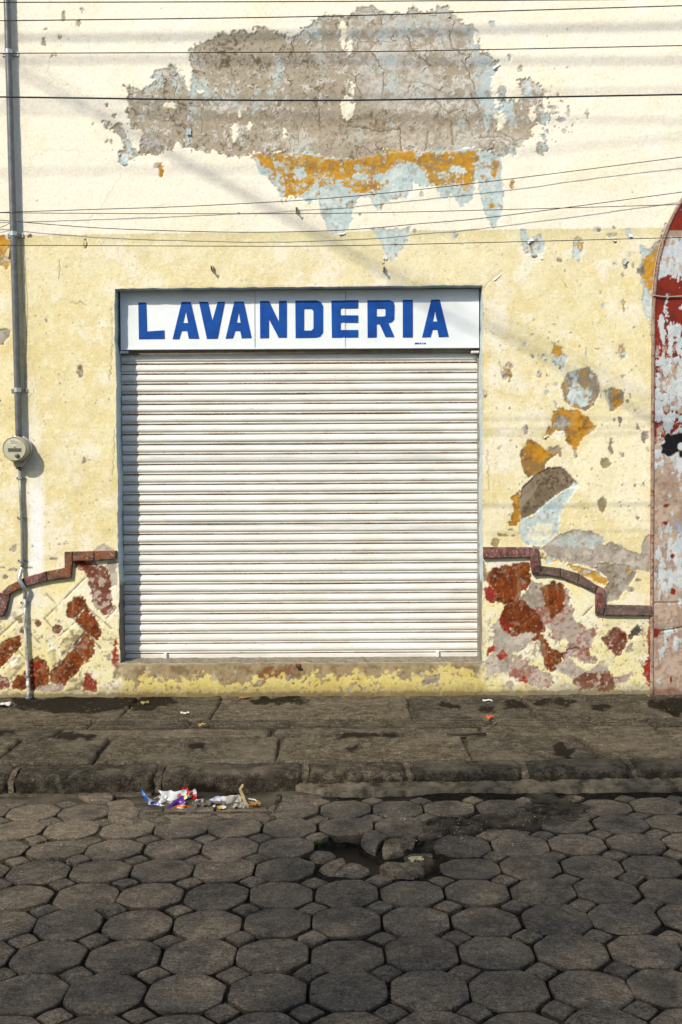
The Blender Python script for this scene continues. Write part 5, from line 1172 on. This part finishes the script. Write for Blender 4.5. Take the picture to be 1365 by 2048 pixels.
def inpoly(poly, p): return poly_sdf(poly, np.array([p[0]]), np.array([p[1]]))[0]
cut = 0.272; g_ = 0.0048
def octo(): 
    h = pp/2-g_; v = qy/2-g_; cx, cy = cut*pp, cut*qy
    k = [random.uniform(-.004, .004) for _ in range(16)]
    q = [(-h+cx, v), (-h, v-cy), (-h, -v+cy), (-h+cx, -v), (h-cx, -v), (h, -v+cy), (h, v-cy), (h-cx, v)]
    return [(a+k[2*i], b+k[2*i+1]) for i, (a, b) in enumerate(q)]
def squ():
    h = cut*pp-0.012; v = cut*qy-0.012; k = [random.uniform(-.004, .004) for _ in range(8)]
    q = [(0, v), (-h, 0), (0, -v), (h, 0)]
    return [(a+k[2*i], b+k[2*i+1]) for i, (a, b) in enumerate(q)]
DRAIN = [(262,1588),(560,1580),(548,1628),(262,1632)]
seed = 0
ylim = lambda x: kerb_y(x)-KW-(0.10 if x > -0.35 else 0.03)
for j in range(-4, 10):
    for i in range(-10, 13):
        cx = o0.x+(i-0)*pp+random.gauss(0, .0025); cyy = rows_y[0]+j*qy+random.gauss(0, .0025); seed += 1
        q = proj1((cx, cyy, -0.1))
        if abs(cx) < 2.6 and cyy > -5.0:
            lim = ylim(cx)
            if cyy+qy*0.30 < lim and inpoly(PIT_OUT, q) < 6 and inpoly(DRAIN, q) < 12:
                ol = octo()
                if cyy+qy/2 > lim: ol = [(a, min(b, lim-cyy)) for a, b in ol]
                dr = max(0, random.gauss(0, .0025)); 
                if inpoly(MUD[1][0], q) > 0 or inpoly(MUD[2][0], q) > 4: dr = 0.010
                paver('octagonal_paver', (cx, cyy), ol, M_PAV, dr, seed=seed, dust=0.16 if cyy > rows_y[4] and cx < 0.2 else 0.05)
        cx = o0.x+(i+0.5)*pp+random.gauss(0, .003); cyy = rows_y[0]+(j+0.5)*qy+random.gauss(0, .003)
        q = proj1((cx, cyy, -0.1))
        if abs(cx) < 2.6 and cyy > -5.0 and cyy+qy*0.27 < ylim(cx) and inpoly(PIT_OUT, q) < 2 and inpoly(DRAIN, q) < 4:
            paver('square_paver', (cx, cyy), squ(), M_PAV, max(0, random.gauss(.002, .003)), seed=seed+7, rnd=0.008, dust=0.12 if cyy > rows_y[4] and cx < 0.2 else 0.03)
# loose pieces round the pothole and the broken row by the drain
def px_stone(name, poly_px, mat, z=-0.1, thick=0.06, drop=0.0, parent=None, tilt=0.0, rnd=0.012, rough=0.006, label=None, cat=None, group=None):
    w = [G(x, y, z) for x, y in poly_px]; c = sum(w, Vector())/len(w)
    pts = []; n = len(w)
    for i in range(n):
        a, b = w[i], w[(i+1) % n]
        for t in range(4): pts.append(((a+(b-a)*t/4)-c))
    area = sum(pts[i].x*pts[(i+1) % len(pts)].y-pts[(i+1) % len(pts)].x*pts[i].y for i in range(len(pts)))
    if area < 0: pts = pts[::-1]
    P2 = np.array([(p.x, p.y) for p in pts]); P2 = 0.5*P2+0.25*(np.roll(P2, 1, 0)+np.roll(P2, -1, 0)); m_ = len(P2)
    rad = np.hypot(P2[:, 0], P2[:, 1]).mean(); vs = [(0, 0)]; hz = [0]
    for f in (0.35, 0.65, 0.85, 0.95, 1.0):
        for p in P2: vs.append(tuple(p*f))
        e_ = min(1, (1-f)*rad/rnd); hz += [-(1-math.sqrt(max(0, 1-(1-e_)**2)))*rnd]*m_
    vs = np.array(vs); hz = np.array(hz); vs = np.concatenate([vs, P2*0.93]); hz = np.concatenate([hz, np.full(m_, -thick)])
    X_ = c.x+vs[:, 0]; Y_ = c.y+vs[:, 1]
    Z_ = z-drop+hz+rough*fbm(X_, Y_, 0.06, 4, 600)*(hz > -thick+.001)+tilt*vs[:, 1]
    fs = [(0, 1+k, 1+(k+1) % m_) for k in range(m_)]
    for r_ in range(5):
        for k in range(m_): a = 1+r_*m_; b = a+m_; fs.append((a+k, b+k, b+(k+1) % m_, a+(k+1) % m_))
    o = mk(name, list(zip(X_, Y_, Z_)), fs, mat, parent, True, origin=(c.x, c.y, z-drop))
    if label: tag(o, label, cat, group)
    return o
Pz = lambda pts: z3(pts, 600, 1580, 3.9)
px_stone('loose_stone', Pz([(470,380),(500,325),(590,300),(680,330),(700,345),(620,400),(590,460),(520,430)]), M_PAV, -0.1, 0.07, 0.004, None, 0.03, 0.014, label='rounded broken paver piece at the back edge of the pothole', cat='stone', group='loose stones at the pothole')
px_stone('loose_stone', Pz([(640,430),(680,380),(780,350),(920,355),(880,410),(800,470),(650,490)]), M_BROKEN, -0.1, 0.06, 0.016, None, 0.10, 0.004, 0.02, label='jagged pale stone tilted in the right of the pothole', cat='stone', group='loose stones at the pothole')
px_stone('loose_stone', Pz([(800,490),(900,462),(1040,475),(1040,490),(970,540),(850,530)]), M_BROKEN, -0.1, 0.05, 0.014, None, 0.08, 0.004, 0.012, label='small pale broken stone right of the jagged one', cat='stone', group='loose stones at the pothole')
px_stone('loose_stone', Pz([(610,610),(660,570),(800,580),(900,575),(970,605),(985,650),(880,682),(720,660)]), M_BROKEN, -0.1, 0.05, -0.004, None, 0.02, 0.008, 0.006, label='flat tan stone lying on the front edge of the pothole', cat='stone', group='loose stones at the pothole')
px_stone('loose_stone', Pz([(60,495),(120,455),(250,465),(295,500),(180,530)]), M_PAV, -0.1, 0.08, 0.004, None, 0.04, 0.02, label='small rounded stone at the left end of the pothole', cat='stone', group='loose stones at the pothole')
px_stone('loose_stone', Pz([(140,600),(250,535),(340,520),(372,560),(250,645),(180,640)]), M_PAV, -0.1, 0.07, 0.006, None, 0.03, 0.014, label='humped stone leaning at the front left of the pothole', cat='stone', group='loose stones at the pothole')
px_stone('loose_stone', Pz([(245,650),(380,565),(460,575),(565,620),(480,680)]), M_PAV, -0.1, 0.07, 0.002, None, 0.0, 0.014, label='flat dark stone in front of the pothole water', cat='stone', group='loose stones at the pothole')
px_stone('loose_stone', Pz([(355,410),(390,385),(450,410),(430,432),(370,432)]), M_BROKEN, -0.155, 0.03, 0.0, None, 0, 0.008, label='larger of two pebbles in the pothole water', cat='stone', group='loose stones at the pothole')
px_stone('loose_stone', Pz([(258,425),(285,410),(325,430),(315,450),(275,440)]), M_BROKEN, -0.155, 0.03, 0.0, None, 0, 0.008, label='smaller pebble at the left of the pothole water', cat='stone', group='loose stones at the pothole')
m, nt, b = new_mat('muddy water', 0.5, 0, 0.05); b.inputs['Base Color'].default_value = (0.016, 0.012, 0.008, 1)
bump(nt, b, noise(nt, world_pos(nt), 6, 2), 0.02, 0.01)
w_ = [G(x, y, -0.152) for x, y in Pz([(120,440),(260,350),(480,340),(640,400),(900,480),(1060,540),(960,660),(560,690),(340,640),(200,540)])]
pud = mk('puddle', w_, [tuple(range(len(w_)))[::-1]], m); pud['kind'] = 'structure'
# extra odd stones where the pattern is broken
for p in ([(487,1618),(523,1610),(545,1622),(520,1640),(478,1640),(462,1630)], [(220,1600),(262,1597),(285,1628),(250,1645),(214,1640)], [(265,1634),(330,1632),(345,1647),(300,1655),(262,1650)], [(352,1634),(440,1633),(455,1644),(400,1650),(345,1646)], [(462,1634),(520,1642),(530,1650),(470,1650)], [(556,1606),(590,1602),(590,1632),(560,1640),(548,1628)], [(150,1587),(230,1585),(225,1600),(180,1600)], [(560,1590),(640,1585),(650,1596),(570,1602)]):
    px_stone('broken_paver', p, M_PAV, -0.1, 0.05, random.uniform(0, .006), road, 0, 0.009)
# concrete apron along the kerb on the right
ax0 = G(590, 1590, -0.1).x; uu = np.linspace(0, 1, 300); vv = np.linspace(0, 1, 22)
XX = np.repeat((ax0+(4.5-ax0)*uu**1.3)[None, :], 22, 0); back = kerb_y(XX)-KW+0.012; wid = 0.115+0.02*fbm(XX, XX*0, 0.3, 3, 610); wid = wid*sstep(0, 0.35, XX-ax0+0.12)
YY = back-wid*vv[:, None]*(1+0.12*fbm(XX, vv[:, None]*0+XX*0, 0.07, 3, 611)*vv[:, None]); an = fbm(XX, YY, 0.04, 4, 612)
ZZ = road_z(XX, YY)+0.028*(1-vv[:, None])+0.006*an+0.003*fbm(XX, YY, .015, 3, 613)+0.003-0.03*sstep(0.9, 1.0, vv[:, None])
apron = grid_mesh('gutter', XX, YY, ZZ, M_MORTAR, None, None, np.stack([np.clip(0.15*an, 0, 1), np.clip(0.38+an*.6, 0, .9), an*0, an*0+1], -1), flip=True); apron['kind'] = 'structure'
# left: thin dusty gutter strip
XX = np.repeat(np.linspace(-4.5, G(300, 1590, -.1).x, 200)[None, :], 12, 0); vv = np.linspace(0, 1, 12)
YY = kerb_y(XX)-KW+0.012-(0.045+0.02*fbm(XX, XX*0, .2, 3, 620))*vv[:, None]; an = fbm(XX, YY, .04, 4, 622); ZZ = road_z(XX, YY)+0.004*an-0.004-0.02*sstep(.8, 1, vv[:, None])
ap2 = grid_mesh('gutter', XX, YY, ZZ, M_MORTAR, None, None, np.stack([np.clip(0.3+0.3*an, 0, 1), np.clip(0.2+an*.3, 0, .6), an*0, an*0+1], -1), flip=True); ap2['kind'] = 'structure'

# ---- drain with a concrete frame
dr_c = G(415, 1612, -0.1)
drain = empty('storm_drain', dr_c, 'shallow concrete framed street drain below the kerb, half hidden by litter', 'drain')
def gbox(name, x0, y0, x1, y1, zlo, zhi, mat, parent, bev=0.006):
    return box(name, (min(x0, x1), min(y0, y1), zlo), (max(x0, x1), max(y0, y1), zhi), mat, parent, bev)
dA = G(290, 1629, -0.1); dB = G(545, 1627, -0.1); yk = kerb_y(dr_c.x)-KW-0.008
gbox('frame_edge', dA.x, dA.y, dB.x, dA.y+0.03, -0.2, -0.096, M_MORTAR, drain); gbox('frame_edge', dA.x, dA.y+0.034, dB.x, dA.y+0.052, -0.2, -0.104, M_KERB, drain, 0.004)
gbox('frame_edge', dB.x, dA.y+0.002, dB.x+0.03, yk-0.06, -0.2, -0.102, M_MORTAR, drain)
gbox('drain_floor', dA.x-0.03, dA.y+0.05, dB.x, yk, -0.22, -0.135, M_SOIL, drain)
for k in range(5): gbox('grate_bar', dA.x+0.02, dA.y+0.075+k*0.045, dB.x-0.02, dA.y+0.09+k*0.045, -0.135, -0.118, mat_plain('rusty iron bar', (0.05, 0.035, 0.025), None, 0.8, 0.3) if k == 0 else bpy.data.materials['rusty iron bar'], drain, 0.003)

# ================================================================== LITTER
def crumple(name, c, w, h, mat, label, rotz=0, tiltx=0, tilty=0, amp=0.02, nu=14, nv=11, seed=0, lift=0.0, cat='litter', bend=0.0):
    u, v = np.meshgrid(np.linspace(-.5, .5, nu), np.linspace(-.5, .5, nv))
    X_ = u*w*(1+0.15*fbm(u, v, .3, 2, 700+seed)); Y_ = v*h*(1+0.15*fbm(u, v, .3, 2, 710+seed))
    r = fbm(u, v, 0.42, 3, 720+seed); Z_ = amp*(1-2*abs(r))+amp*0.5*fbm(u, v, 0.16, 2, 730+seed)+bend*(u*2)**2
    Mx = Matrix.Rotation(rotz, 3, 'Z') @ Matrix.Rotation(tilty, 3, 'Y') @ Matrix.Rotation(tiltx, 3, 'X')
    p = np.stack([X_, Y_, Z_], -1).reshape(-1, 3) @ np.array(Mx).T
    p[:, 2] -= p[:, 2].min(); p += np.array([c.x, c.y, c.z+lift])
    vs = [tuple(q) for q in p]; fs = []; m0 = len(vs)
    for j in range(nv-1):
        for i in range(nu-1):
            a = j*nu+i; fs.append((a, a+1, a+nu+1)); fs.append((a, a+nu+1, a+nu))
    o = mk(name, vs, fs, mat, None, False, origin=(c.x, c.y, c.z)); md = o.modifiers.new('thickness', 'SOLIDIFY'); md.thickness = 0.0012
    uvl = o.data.color_attributes.new('Col', 'FLOAT_COLOR', 'POINT'); uvl.data.foreach_set('color', np.stack([u.ravel()+.5, v.ravel()+.5, u.ravel()*0, u.ravel()*0+1], -1).astype(np.float32).ravel())
    return tag(o, label, cat)
def mat_print(name, base, bands, rough=0.35, n_amp=0.3):
    """bands: (u0,u1,v0,v1,colour) printed areas on the wrapper"""
    m, nt, b = new_mat(name, rough, 0, 0.5); at = nnode(nt, 'ShaderNodeAttribute', attribute_name='Col')
    s = nt.nodes.new('ShaderNodeSeparateColor'); nt.links.new(at.outputs['Color'], s.inputs[0]); p = world_pos(nt)
    nn = math_n(nt, 'MULTIPLY', math_n(nt, 'SUBTRACT', noise(nt, p, 45, 3), 0.5), n_amp)
    U = math_n(nt, 'ADD', s.outputs[0], nn); V = math_n(nt, 'SUBTRACT', s.outputs[1], nn); c = None
    base_c = ramp(nt, noise(nt, p, 60, 4), [(0.3, tuple(x*0.75 for x in base)), (0.7, base)]); c = base_c
    for u0, u1, v0, v1, cc in bands:
        k = math_n(nt, 'MULTIPLY', math_n(nt, 'MULTIPLY', math_n(nt, 'GREATER_THAN', U, u0), math_n(nt, 'LESS_THAN', U, u1)), math_n(nt, 'MULTIPLY', math_n(nt, 'GREATER_THAN', V, v0), math_n(nt, 'LESS_THAN', V, v1)))
        c = mix(nt, k, c, cc)
    nt.links.new(c, b.inputs['Base Color']); return m
T = lambda x, y, z=-0.105: G(x, y, z)
def upright(name, poly_px, y, mat, label, cat='litter', curl=0.03, lean=0.15, uvflip=False):
    """a stiff torn sheet standing in the gutter, traced at its own place"""
    cen = [P(px, py, y) for px, py in poly_px]; zmin = min(p.z for p in cen); c = sum(cen, Vector())/len(cen)
    bm = bmesh.new(); v = [bm.verts.new(p) for p in cen]; es = [bm.edges.new((v[i], v[(i+1) % len(v)])) for i in range(len(v))]
    bmesh.ops.triangle_fill(bm, edges=es, use_beauty=True); bmesh.ops.subdivide_edges(bm, edges=bm.edges[:], cuts=3, use_grid_fill=True); bmesh.ops.triangulate(bm, faces=bm.faces[:])
    x0 = min(p.x for p in cen); x1 = max(p.x for p in cen); z1 = max(p.z for p in cen)
    uv = []
    for q in bm.verts:
        u = (q.co.x-x0)/(x1-x0+1e-6); w = (q.co.z-zmin)/(z1-zmin+1e-6); uv.append((u, w, 0, 1))
        f = float(fbm(np.array([q.co.x*1.0]), np.array([q.co.z]), 0.05, 2, 800)[0])
        q.co.y += curl*f+lean*(q.co.z-zmin)-0.02
    o = mk_bm(name, bm, mat, None, False, origin=(c.x, y, zmin)); md = o.modifiers.new('thickness', 'SOLIDIFY'); md.thickness = 0.0016
    a = o.data.color_attributes.new('Col', 'FLOAT_COLOR', 'POINT'); a.data.foreach_set('color', np.array(uv, np.float32).ravel())
    return tag(o, label, cat)
K = lambda pts: z3(pts, 230, 1540, 3.9)
WHT = (0.62, 0.62, 0.6)
yl = G(305, 1608, -.105).y
upright('litter_packet', K([(213,150),(235,165),(300,225),(340,250),(395,270),(330,276),(270,272),(240,215)]), yl, mat_print('blue and white packet', (0.66, 0.67, 0.68), [(-.5, .30, -.5, 1.5, (0.02, 0.16, 0.55)), (.40, .78, .12, .30, (0.04, 0.09, 0.4))], 0.35, 0.15), 'blue and white torn packet with a raised pointed corner, leftmost in the litter', curl=0.025)
upright('litter_bag', K([(340,145),(410,168),(470,170),(530,160),(560,180),(540,230),(500,260),(420,270),(380,265),(340,240),(365,215),(310,215),(370,185)]), G(350, 1603, -.105).y+0.03, mat_print('white film', WHT, [(.72, .82, .5, .68, (0.5, 0.12, 0.06))], 0.35, .1), 'crumpled white plastic bag between the blue packet and the red carton', curl=0.05)
upright('litter_carton', K([(520,140),(545,132),(580,165),(625,148),(642,190),(640,225),(605,226),(560,195),(490,222),(495,200),(545,175)]), G(375, 1598, -.105).y+0.02, mat_print('red carton print', (0.5, 0.02, 0.02), [(.78, 1.2, .45, 1.2, (0.62, 0.6, 0.58)), (.55, .72, .1, .35, (0.6, 0.55, 0.5)), (.66, .80, .38, .60, (0.03, 0.03, 0.035))], 0.4, .12), 'red and white torn carton standing tallest in the litter', curl=0.03)
upright('litter_wrapper', K([(412,275),(440,250),(490,225),(525,205),(552,245),(548,262),(500,265),(450,290),(425,305),(410,298)]), G(352, 1612, -.105).y, mat_print('purple wrapper print', (0.09, 0.018, 0.24), [(.3, .62, .05, .35, (0.55, 0.3, 0.04))], 0.3, .2), 'purple crisp wrapper with a yellow edge', curl=0.03)
upright('litter_wrapper', K([(440,300),(480,275),(545,262),(580,280),(605,322),(560,322),(500,312),(470,318)]), G(362, 1617, -.105).y, mat_print('orange wrapper print', (0.62, 0.16, 0.015), [(.32, .62, .45, .62, (0.68, 0.62, 0.5)), (-.2, .22, -.2, .6, (0.6, 0.36, 0.05))], 0.3, .25), 'orange sweet wrapper in front of the purple one', curl=0.03)
yr = G(460, 1606, -.105).y
upright('litter_film', K([(740,225),(800,205),(880,205),(940,200),(970,230),(950,268),(900,255),(850,245),(790,250)]), yr+0.02, mat_print('pale lilac film', (0.5, 0.5, 0.58), [(.55, .8, -.1, 1.2, (0.36, 0.33, 0.28))], 0.3, .3), 'pale lilac plastic film lying right of the wrappers', curl=0.05)
upright('litter_wrapper', K([(720,275),(790,262),(850,248),(880,262),(945,268),(940,282),(860,282),(800,278)]), yr-0.02, mat_print('navy wrapper print', (0.02, 0.03, 0.16), [(.72, 1.2, -.2, .6, (0.5, 0.5, 0.52)), (-.2, .3, -.2, 1.2, (0.5, 0.48, 0.5))], 0.3, .2), 'flat navy blue and white wrapper beside the brown strip', curl=0.04)
upright('litter_film', K([(610,250),(640,222),(690,228),(690,250),(640,255)]), G(395, 1604, -.105).y, mat_print('white tissue', (0.55, 0.55, 0.6), [], 0.6), 'small white tissue behind the orange wrapper', curl=0.04)
M_CARD = mat_plain('dry brown husk', (0.36, 0.28, 0.14), (0.25, 0.19, 0.09), 0.8, 0, 0.2, 35)
upright('cardboard_strip', K([(965,160),(985,128),(1003,118),(1000,138),(985,160),(1005,200),(1020,235),(1065,290),(1078,322),(1045,322),(1020,290),(1000,240),(975,195)]), G(495, 1613, -.105).y, M_CARD, 'tan dry strip of card standing upright at the right of the litter', 'cardboard', curl=0.02, lean=0.3)
crumple('litter_bag', G(480, 1619, -.108), 0.08, 0.05, mat_print('dusty film', (0.3, 0.27, 0.21), [], 0.5), 'dusty grey plastic scrap at the foot of the tan strip', 0.4, amp=0.014, seed=4)
crumple('litter_bag', G(402, 1616, -.112), 0.09, 0.06, mat_print('earthy bag', (0.09, 0.073, 0.05), [], 0.7), 'earth coloured crumpled bag right of the orange wrapper', 0.2, amp=0.016, seed=5)
crumple('litter_bag', G(428, 1613, -.112), 0.12, 0.05, mat_print('brown bag', (0.12, 0.1, 0.07), [], 0.7), 'flattened brownish bag in the middle of the litter', -0.2, amp=0.011, seed=6)
crumple('litter_scrap', G(443, 1621, -.105), 0.045, 0.035, mat_print('yellow scrap', (0.6, 0.42, 0.06), [(.5, 1.2, -.2, 1.2, (.6, .57, .5))], 0.5), 'little yellow and white scrap on the drain edge', 0.3, amp=0.01, seed=7)
crumple('litter_scrap', G(510, 1617, -.105), 0.06, 0.045, mat_print('orange peel', (0.4, 0.2, 0.03), [], 0.6), 'small orange brown scrap right of the tan strip', 0.1, amp=0.014, seed=8)
tube('plastic_straw', [G(498, 1598, -.08), G(510, 1600, -.075), G(519, 1606, -.09)], 0.004, mat_plain('white plastic', (.6, .6, .58), None, .4), None, 7); tag(bpy.data.objects['plastic_straw'], 'bent white straw behind the tan strip', 'litter')
upright('litter_scrap', K([(500,215),(560,190),(585,205),(545,225),(520,232)]), G(368, 1603, -.105).y-0.01, mat_print('blue foil', (0.03, 0.12, 0.38), [(.5, .8, -.2, 1.2, (.55, .45, .1))], .25, .3), 'small blue and yellow foil scrap wedged under the red carton', curl=.02)
upright('litter_scrap', K([(465,318),(520,300),(560,318),(530,328),(480,328)]), G(360, 1620, -.105).y, mat_print('crinkled silver', (0.5, 0.5, 0.5), [(.3, .5, -.2, 1.2, (.08, .08, .09))], .2, .4), 'crinkled silver foil scrap below the orange wrapper', curl=.03)
upright('litter_film', K([(905,210),(960,195),(990,215),(985,265),(950,285),(915,255)]), yr-0.01, mat_print('clear dirty film', (0.33, 0.31, 0.26), [(.4, .6, -.2, 1.2, (.5, .48, .45))], .25, .4), 'dirty clear film crumpled left of the tan strip', curl=.05)
# on the pavement
tube('stick', [G(894, 1469, 0.012), G(930, 1469.5, 0.014), G(972, 1467, 0.012)], [0.007, 0.008, 0.005], mat_plain('dark bark', (0.035, 0.024, 0.016), None, .9), None, 7); tag(bpy.data.objects['stick'], 'dark straight stick lying on the pavement', 'stick')
M_PAPER = mat_print('white paper', (0.66, 0.64, 0.58), [], 0.7)
crumple('paper_scrap', G(370, 1428, .004), 0.055, 0.035, M_PAPER, 'white paper scrap below the left end of the step', 0.1, amp=.006, seed=11)
crumple('paper_scrap', G(4, 1413, .004), 0.11, 0.07, M_PAPER, 'pale paper at the left edge under the wall', 0.3, amp=.01, seed=12)
crumple('paper_scrap', G(976, 1403, .004), 0.07, 0.03, M_PAPER, 'thin white paper by the wall right of the shutter', 0, amp=.006, seed=13)
crumple('litter_scrap', G(980, 1438, .004), 0.04, 0.04, mat_print('orange red plastic', (0.7, 0.1, 0.01), [], .5), 'bright orange red scrap on the grooved channel', 0.4, amp=.012, seed=14)
crumple('litter_scrap', G(489, 1397, .004), 0.07, 0.03, mat_print('brick dust chip', (0.4, 0.14, 0.05), [], .8), 'rust coloured plaster chip fallen below the step', 0.1, amp=.007, seed=15)
crumple('dry_leaf', G(405, 1454, .004), 0.05, 0.03, mat_print('yellowed leaf', (0.42, 0.26, 0.05), [], .7), 'yellow leaf on the grooved channel', 0.2, amp=.008, seed=16)
crumple('dry_leaf', G(290, 1408, .004), 0.05, 0.035, mat_print('olive leaf', (0.3, 0.22, 0.05), [], .7), 'yellow leaf in the damp stain by the wall', 0.5, amp=.008, seed=17)
crumple('dry_leaf', G(832, 1721, -.115), 0.06, 0.04, mat_print('pale leaf', (0.36, 0.33, 0.16), [], .7), 'pale leaf lying beside the pothole', 0.2, amp=.006, seed=18)
# weed in the pothole
c = G(640, 1685, -.1); vs = []; fs = []
for k in range(40):
    a = random.uniform(0, 6.28); r = random.uniform(0, .022); L_ = random.uniform(.012, .026); b_ = Vector((c.x+r*math.cos(a), c.y+r*math.sin(a), -.115)); t_ = b_+Vector((math.cos(a)*L_*.6, math.sin(a)*L_*.6, L_)); n_ = Vector((-math.sin(a), math.cos(a), 0))*.004
    m_ = (b_+t_)/2+Vector((0, 0, .005)); i = len(vs); vs += [b_-n_*.5, b_+n_*.5, m_+n_, t_, m_-n_]; fs.append((i, i+1, i+2, i+3, i+4))
wd = mk('weed', vs, fs, mat_plain('weed green', (0.06, 0.09, 0.012), (0.035, 0.05, 0.01), .7), None, origin=(c.x, c.y, -.115)); tag(wd, 'small green weed at the left rim of the pothole', 'plant')
# grit: grains and white droppings, nobody could count them
def grit(name, n, where, smin, smax, mat):
    vs = []; fs = []
    for k in range(n):
        x, y, z = where(); s_ = random.uniform(smin, smax); a = random.uniform(0, 6.28); e = random.uniform(.5, 1)
        i = len(vs)
        for q in range(5): an = a+q*1.2566; vs.append((x+s_*math.cos(an)*random.uniform(.7, 1.1), y+s_*e*math.sin(an)*random.uniform(.7, 1.1), z-0.002))
        vs.append((x, y, z+s_*0.55))
        for q in range(5): fs.append((i+q, i+(q+1) % 5, i+5))
    o = mk(name, vs, fs, mat); o['kind'] = 'stuff'; return o
def on_road():
    x = random.uniform(-2, 2); y = random.uniform(-4.4, -2.0); return x, y, float(road_z(x, y))-0.006
def on_pave():
    x = random.uniform(-2.4, 2.4); y = -abs(random.triangular(0, 1.5, 0.02)); return x, y, 0.002
SPOTS = [(105,1695,75,14),(240,1700,60,12),(350,1697,60,12),(460,1690,60,14),(580,1690,60,12),(90,1730,70,20),(915,1685,60,16),(1040,1692,55,12),(1160,1690,60,14),(1270,1685,60,12),(800,1640,50,14),(925,1665,70,30),(900,1690,60,22),(1330,1690,50,12),(1100,1640,90,30),(620,1640,120,30),(300,1640,160,30)]
def on_spot():
    a = random.choice(SPOTS); q = G(random.gauss(a[0], a[2]*.5), random.gauss(a[1], a[3]*.5), -.1); return q.x, q.y, float(road_z(q.x, q.y))+0.0055
grit('road_grit', 900, on_road, .0012, .004, M_MORTAR); grit('pavement_grit', 1100, on_pave, .0012, .004, mat_plain('pale plaster crumbs', (.4, .36, .27), (.2, .17, .12), .9))
grit('white_flecks', 620, on_spot, .0012, .0042, mat_plain('white droppings', (.46, .44, .38), (.2, .18, .14), .9))

# ================================================================== ACROSS THE STREET (behind the camera; unseen trees added to shade the road)
opp = empty('opposite_house', (-4, -17, -0.1), 'low rendered house across the street behind the viewpoint', 'building')
M_OPP = mat_plain('opposite render', (0.42, 0.36, 0.27), (0.36, 0.3, 0.22), .95, 0, .1, 6)
YO = -17.0; box('wall', (-14, YO-8, -.1), (8, YO, 5.2), M_OPP, opp); box('roof_slab', (-14.1, YO-8.1, 5.2), (8.1, YO+0.1, 5.4), M_CEM, opp)
for x in (-11, -8, -5, -2, 1, 4): box('window', (x, YO-0.01, 1.0), (x+1.1, YO+0.03, 2.7), mat_plain('dark pane', (.05, .06, .07), None, .1) if x == -11 else bpy.data.materials['dark pane'], opp)
M_LEAF = mat_plain('tree leaf', (0.07, 0.10, 0.03), (0.04, 0.06, 0.018), .6, 0, .3, 2, 0); M_BARK = mat_plain('tree bark', (.12, .09, .065), (.07, .05, .035), .95, 0, .1, 12)
def added_shade_tree(x, y, zc, rx, ry, rz, n, label):
    t = empty('added_shade_tree', (x, y, -.1), label, 'tree', 'trees added out of view for shade on the road')
    trunk = smooth_path([(x, y, -.1), (x+.1, y, 2), (x-.1, y+.1, 4), (x, y, zc+.5)], 4); tube('trunk', trunk, [0.24-0.15*k/(len(trunk)-1) for k in range(len(trunk))], M_BARK, t, 10)
    for k in range(7):
        a = k*0.9; b = Vector((x, y, 3.4+0.35*k)); e = Vector((x+math.cos(a)*rx*.75, y+math.sin(a)*ry*.75, zc+rz*.5*math.sin(k*2.1))); tube('limb', smooth_path([b, (b+e)/2+Vector((0, 0, .3)), e], 3), [.09, .08, .07, .06, .05, .035, .02], M_BARK, t, 6)
    d = rng.normal(size=(n, 3)); d /= np.linalg.norm(d, axis=1)[:, None]; r = rng.random(n)**(1/3.0)
    c = d*r[:, None]*np.array([rx, ry, rz])+np.array([x, y, zc])
    a = rng.normal(size=(n, 3)); a /= np.linalg.norm(a, axis=1)[:, None]; b = np.cross(a, rng.normal(size=(n, 3))); b /= np.linalg.norm(b, axis=1)[:, None]
    L_ = rng.uniform(.05, .085, n)[:, None]; vs = np.stack([c-a*L_, c+b*L_*.5, c+a*L_, c-b*L_*.5], 1).reshape(-1, 3)
    me = bpy.data.meshes.new('crown'); me.vertices.add(len(vs)); me.vertices.foreach_set('co', (vs-np.array([x, y, -.1])).astype(np.float32).ravel())
    me.loops.add(4*n); me.loops.foreach_set('vertex_index', np.arange(4*n, dtype=np.int32)); me.polygons.add(n); me.polygons.foreach_set('loop_start', np.arange(0, 4*n, 4, dtype=np.int32)); me.polygons.foreach_set('loop_total', np.full(n, 4, np.int32)); me.update(calc_edges=True)
    me.materials.append(M_LEAF); link(bpy.data.objects.new('crown', me), t)
added_shade_tree(-5.2, -13.4, 7.4, 3.4, 2.6, 3.0, 14500, 'leafy tree added out of view to shade the road, nearest the shutter')
added_shade_tree(-11.6, -13.2, 5.2, 3.0, 2.6, 2.6, 9500, 'low leafy tree added out of view beside the shade trees, farther left')
added_shade_tree(0.6, -13.6, 7.4, 3.2, 2.6, 3.0, 11000, 'leafy tree added out of view to shade the road, farther right')
gp = mk('ground', [(-300, -300, -.32), (300, -300, -.32), (300, 300, -.32), (-300, 300, -.32)], [(0, 1, 2, 3)], mat_plain('far ground', (.12, .105, .085), None, .95, 0, .1, 3)); gp['kind'] = 'structure'
print('objects', len(scene.objects))
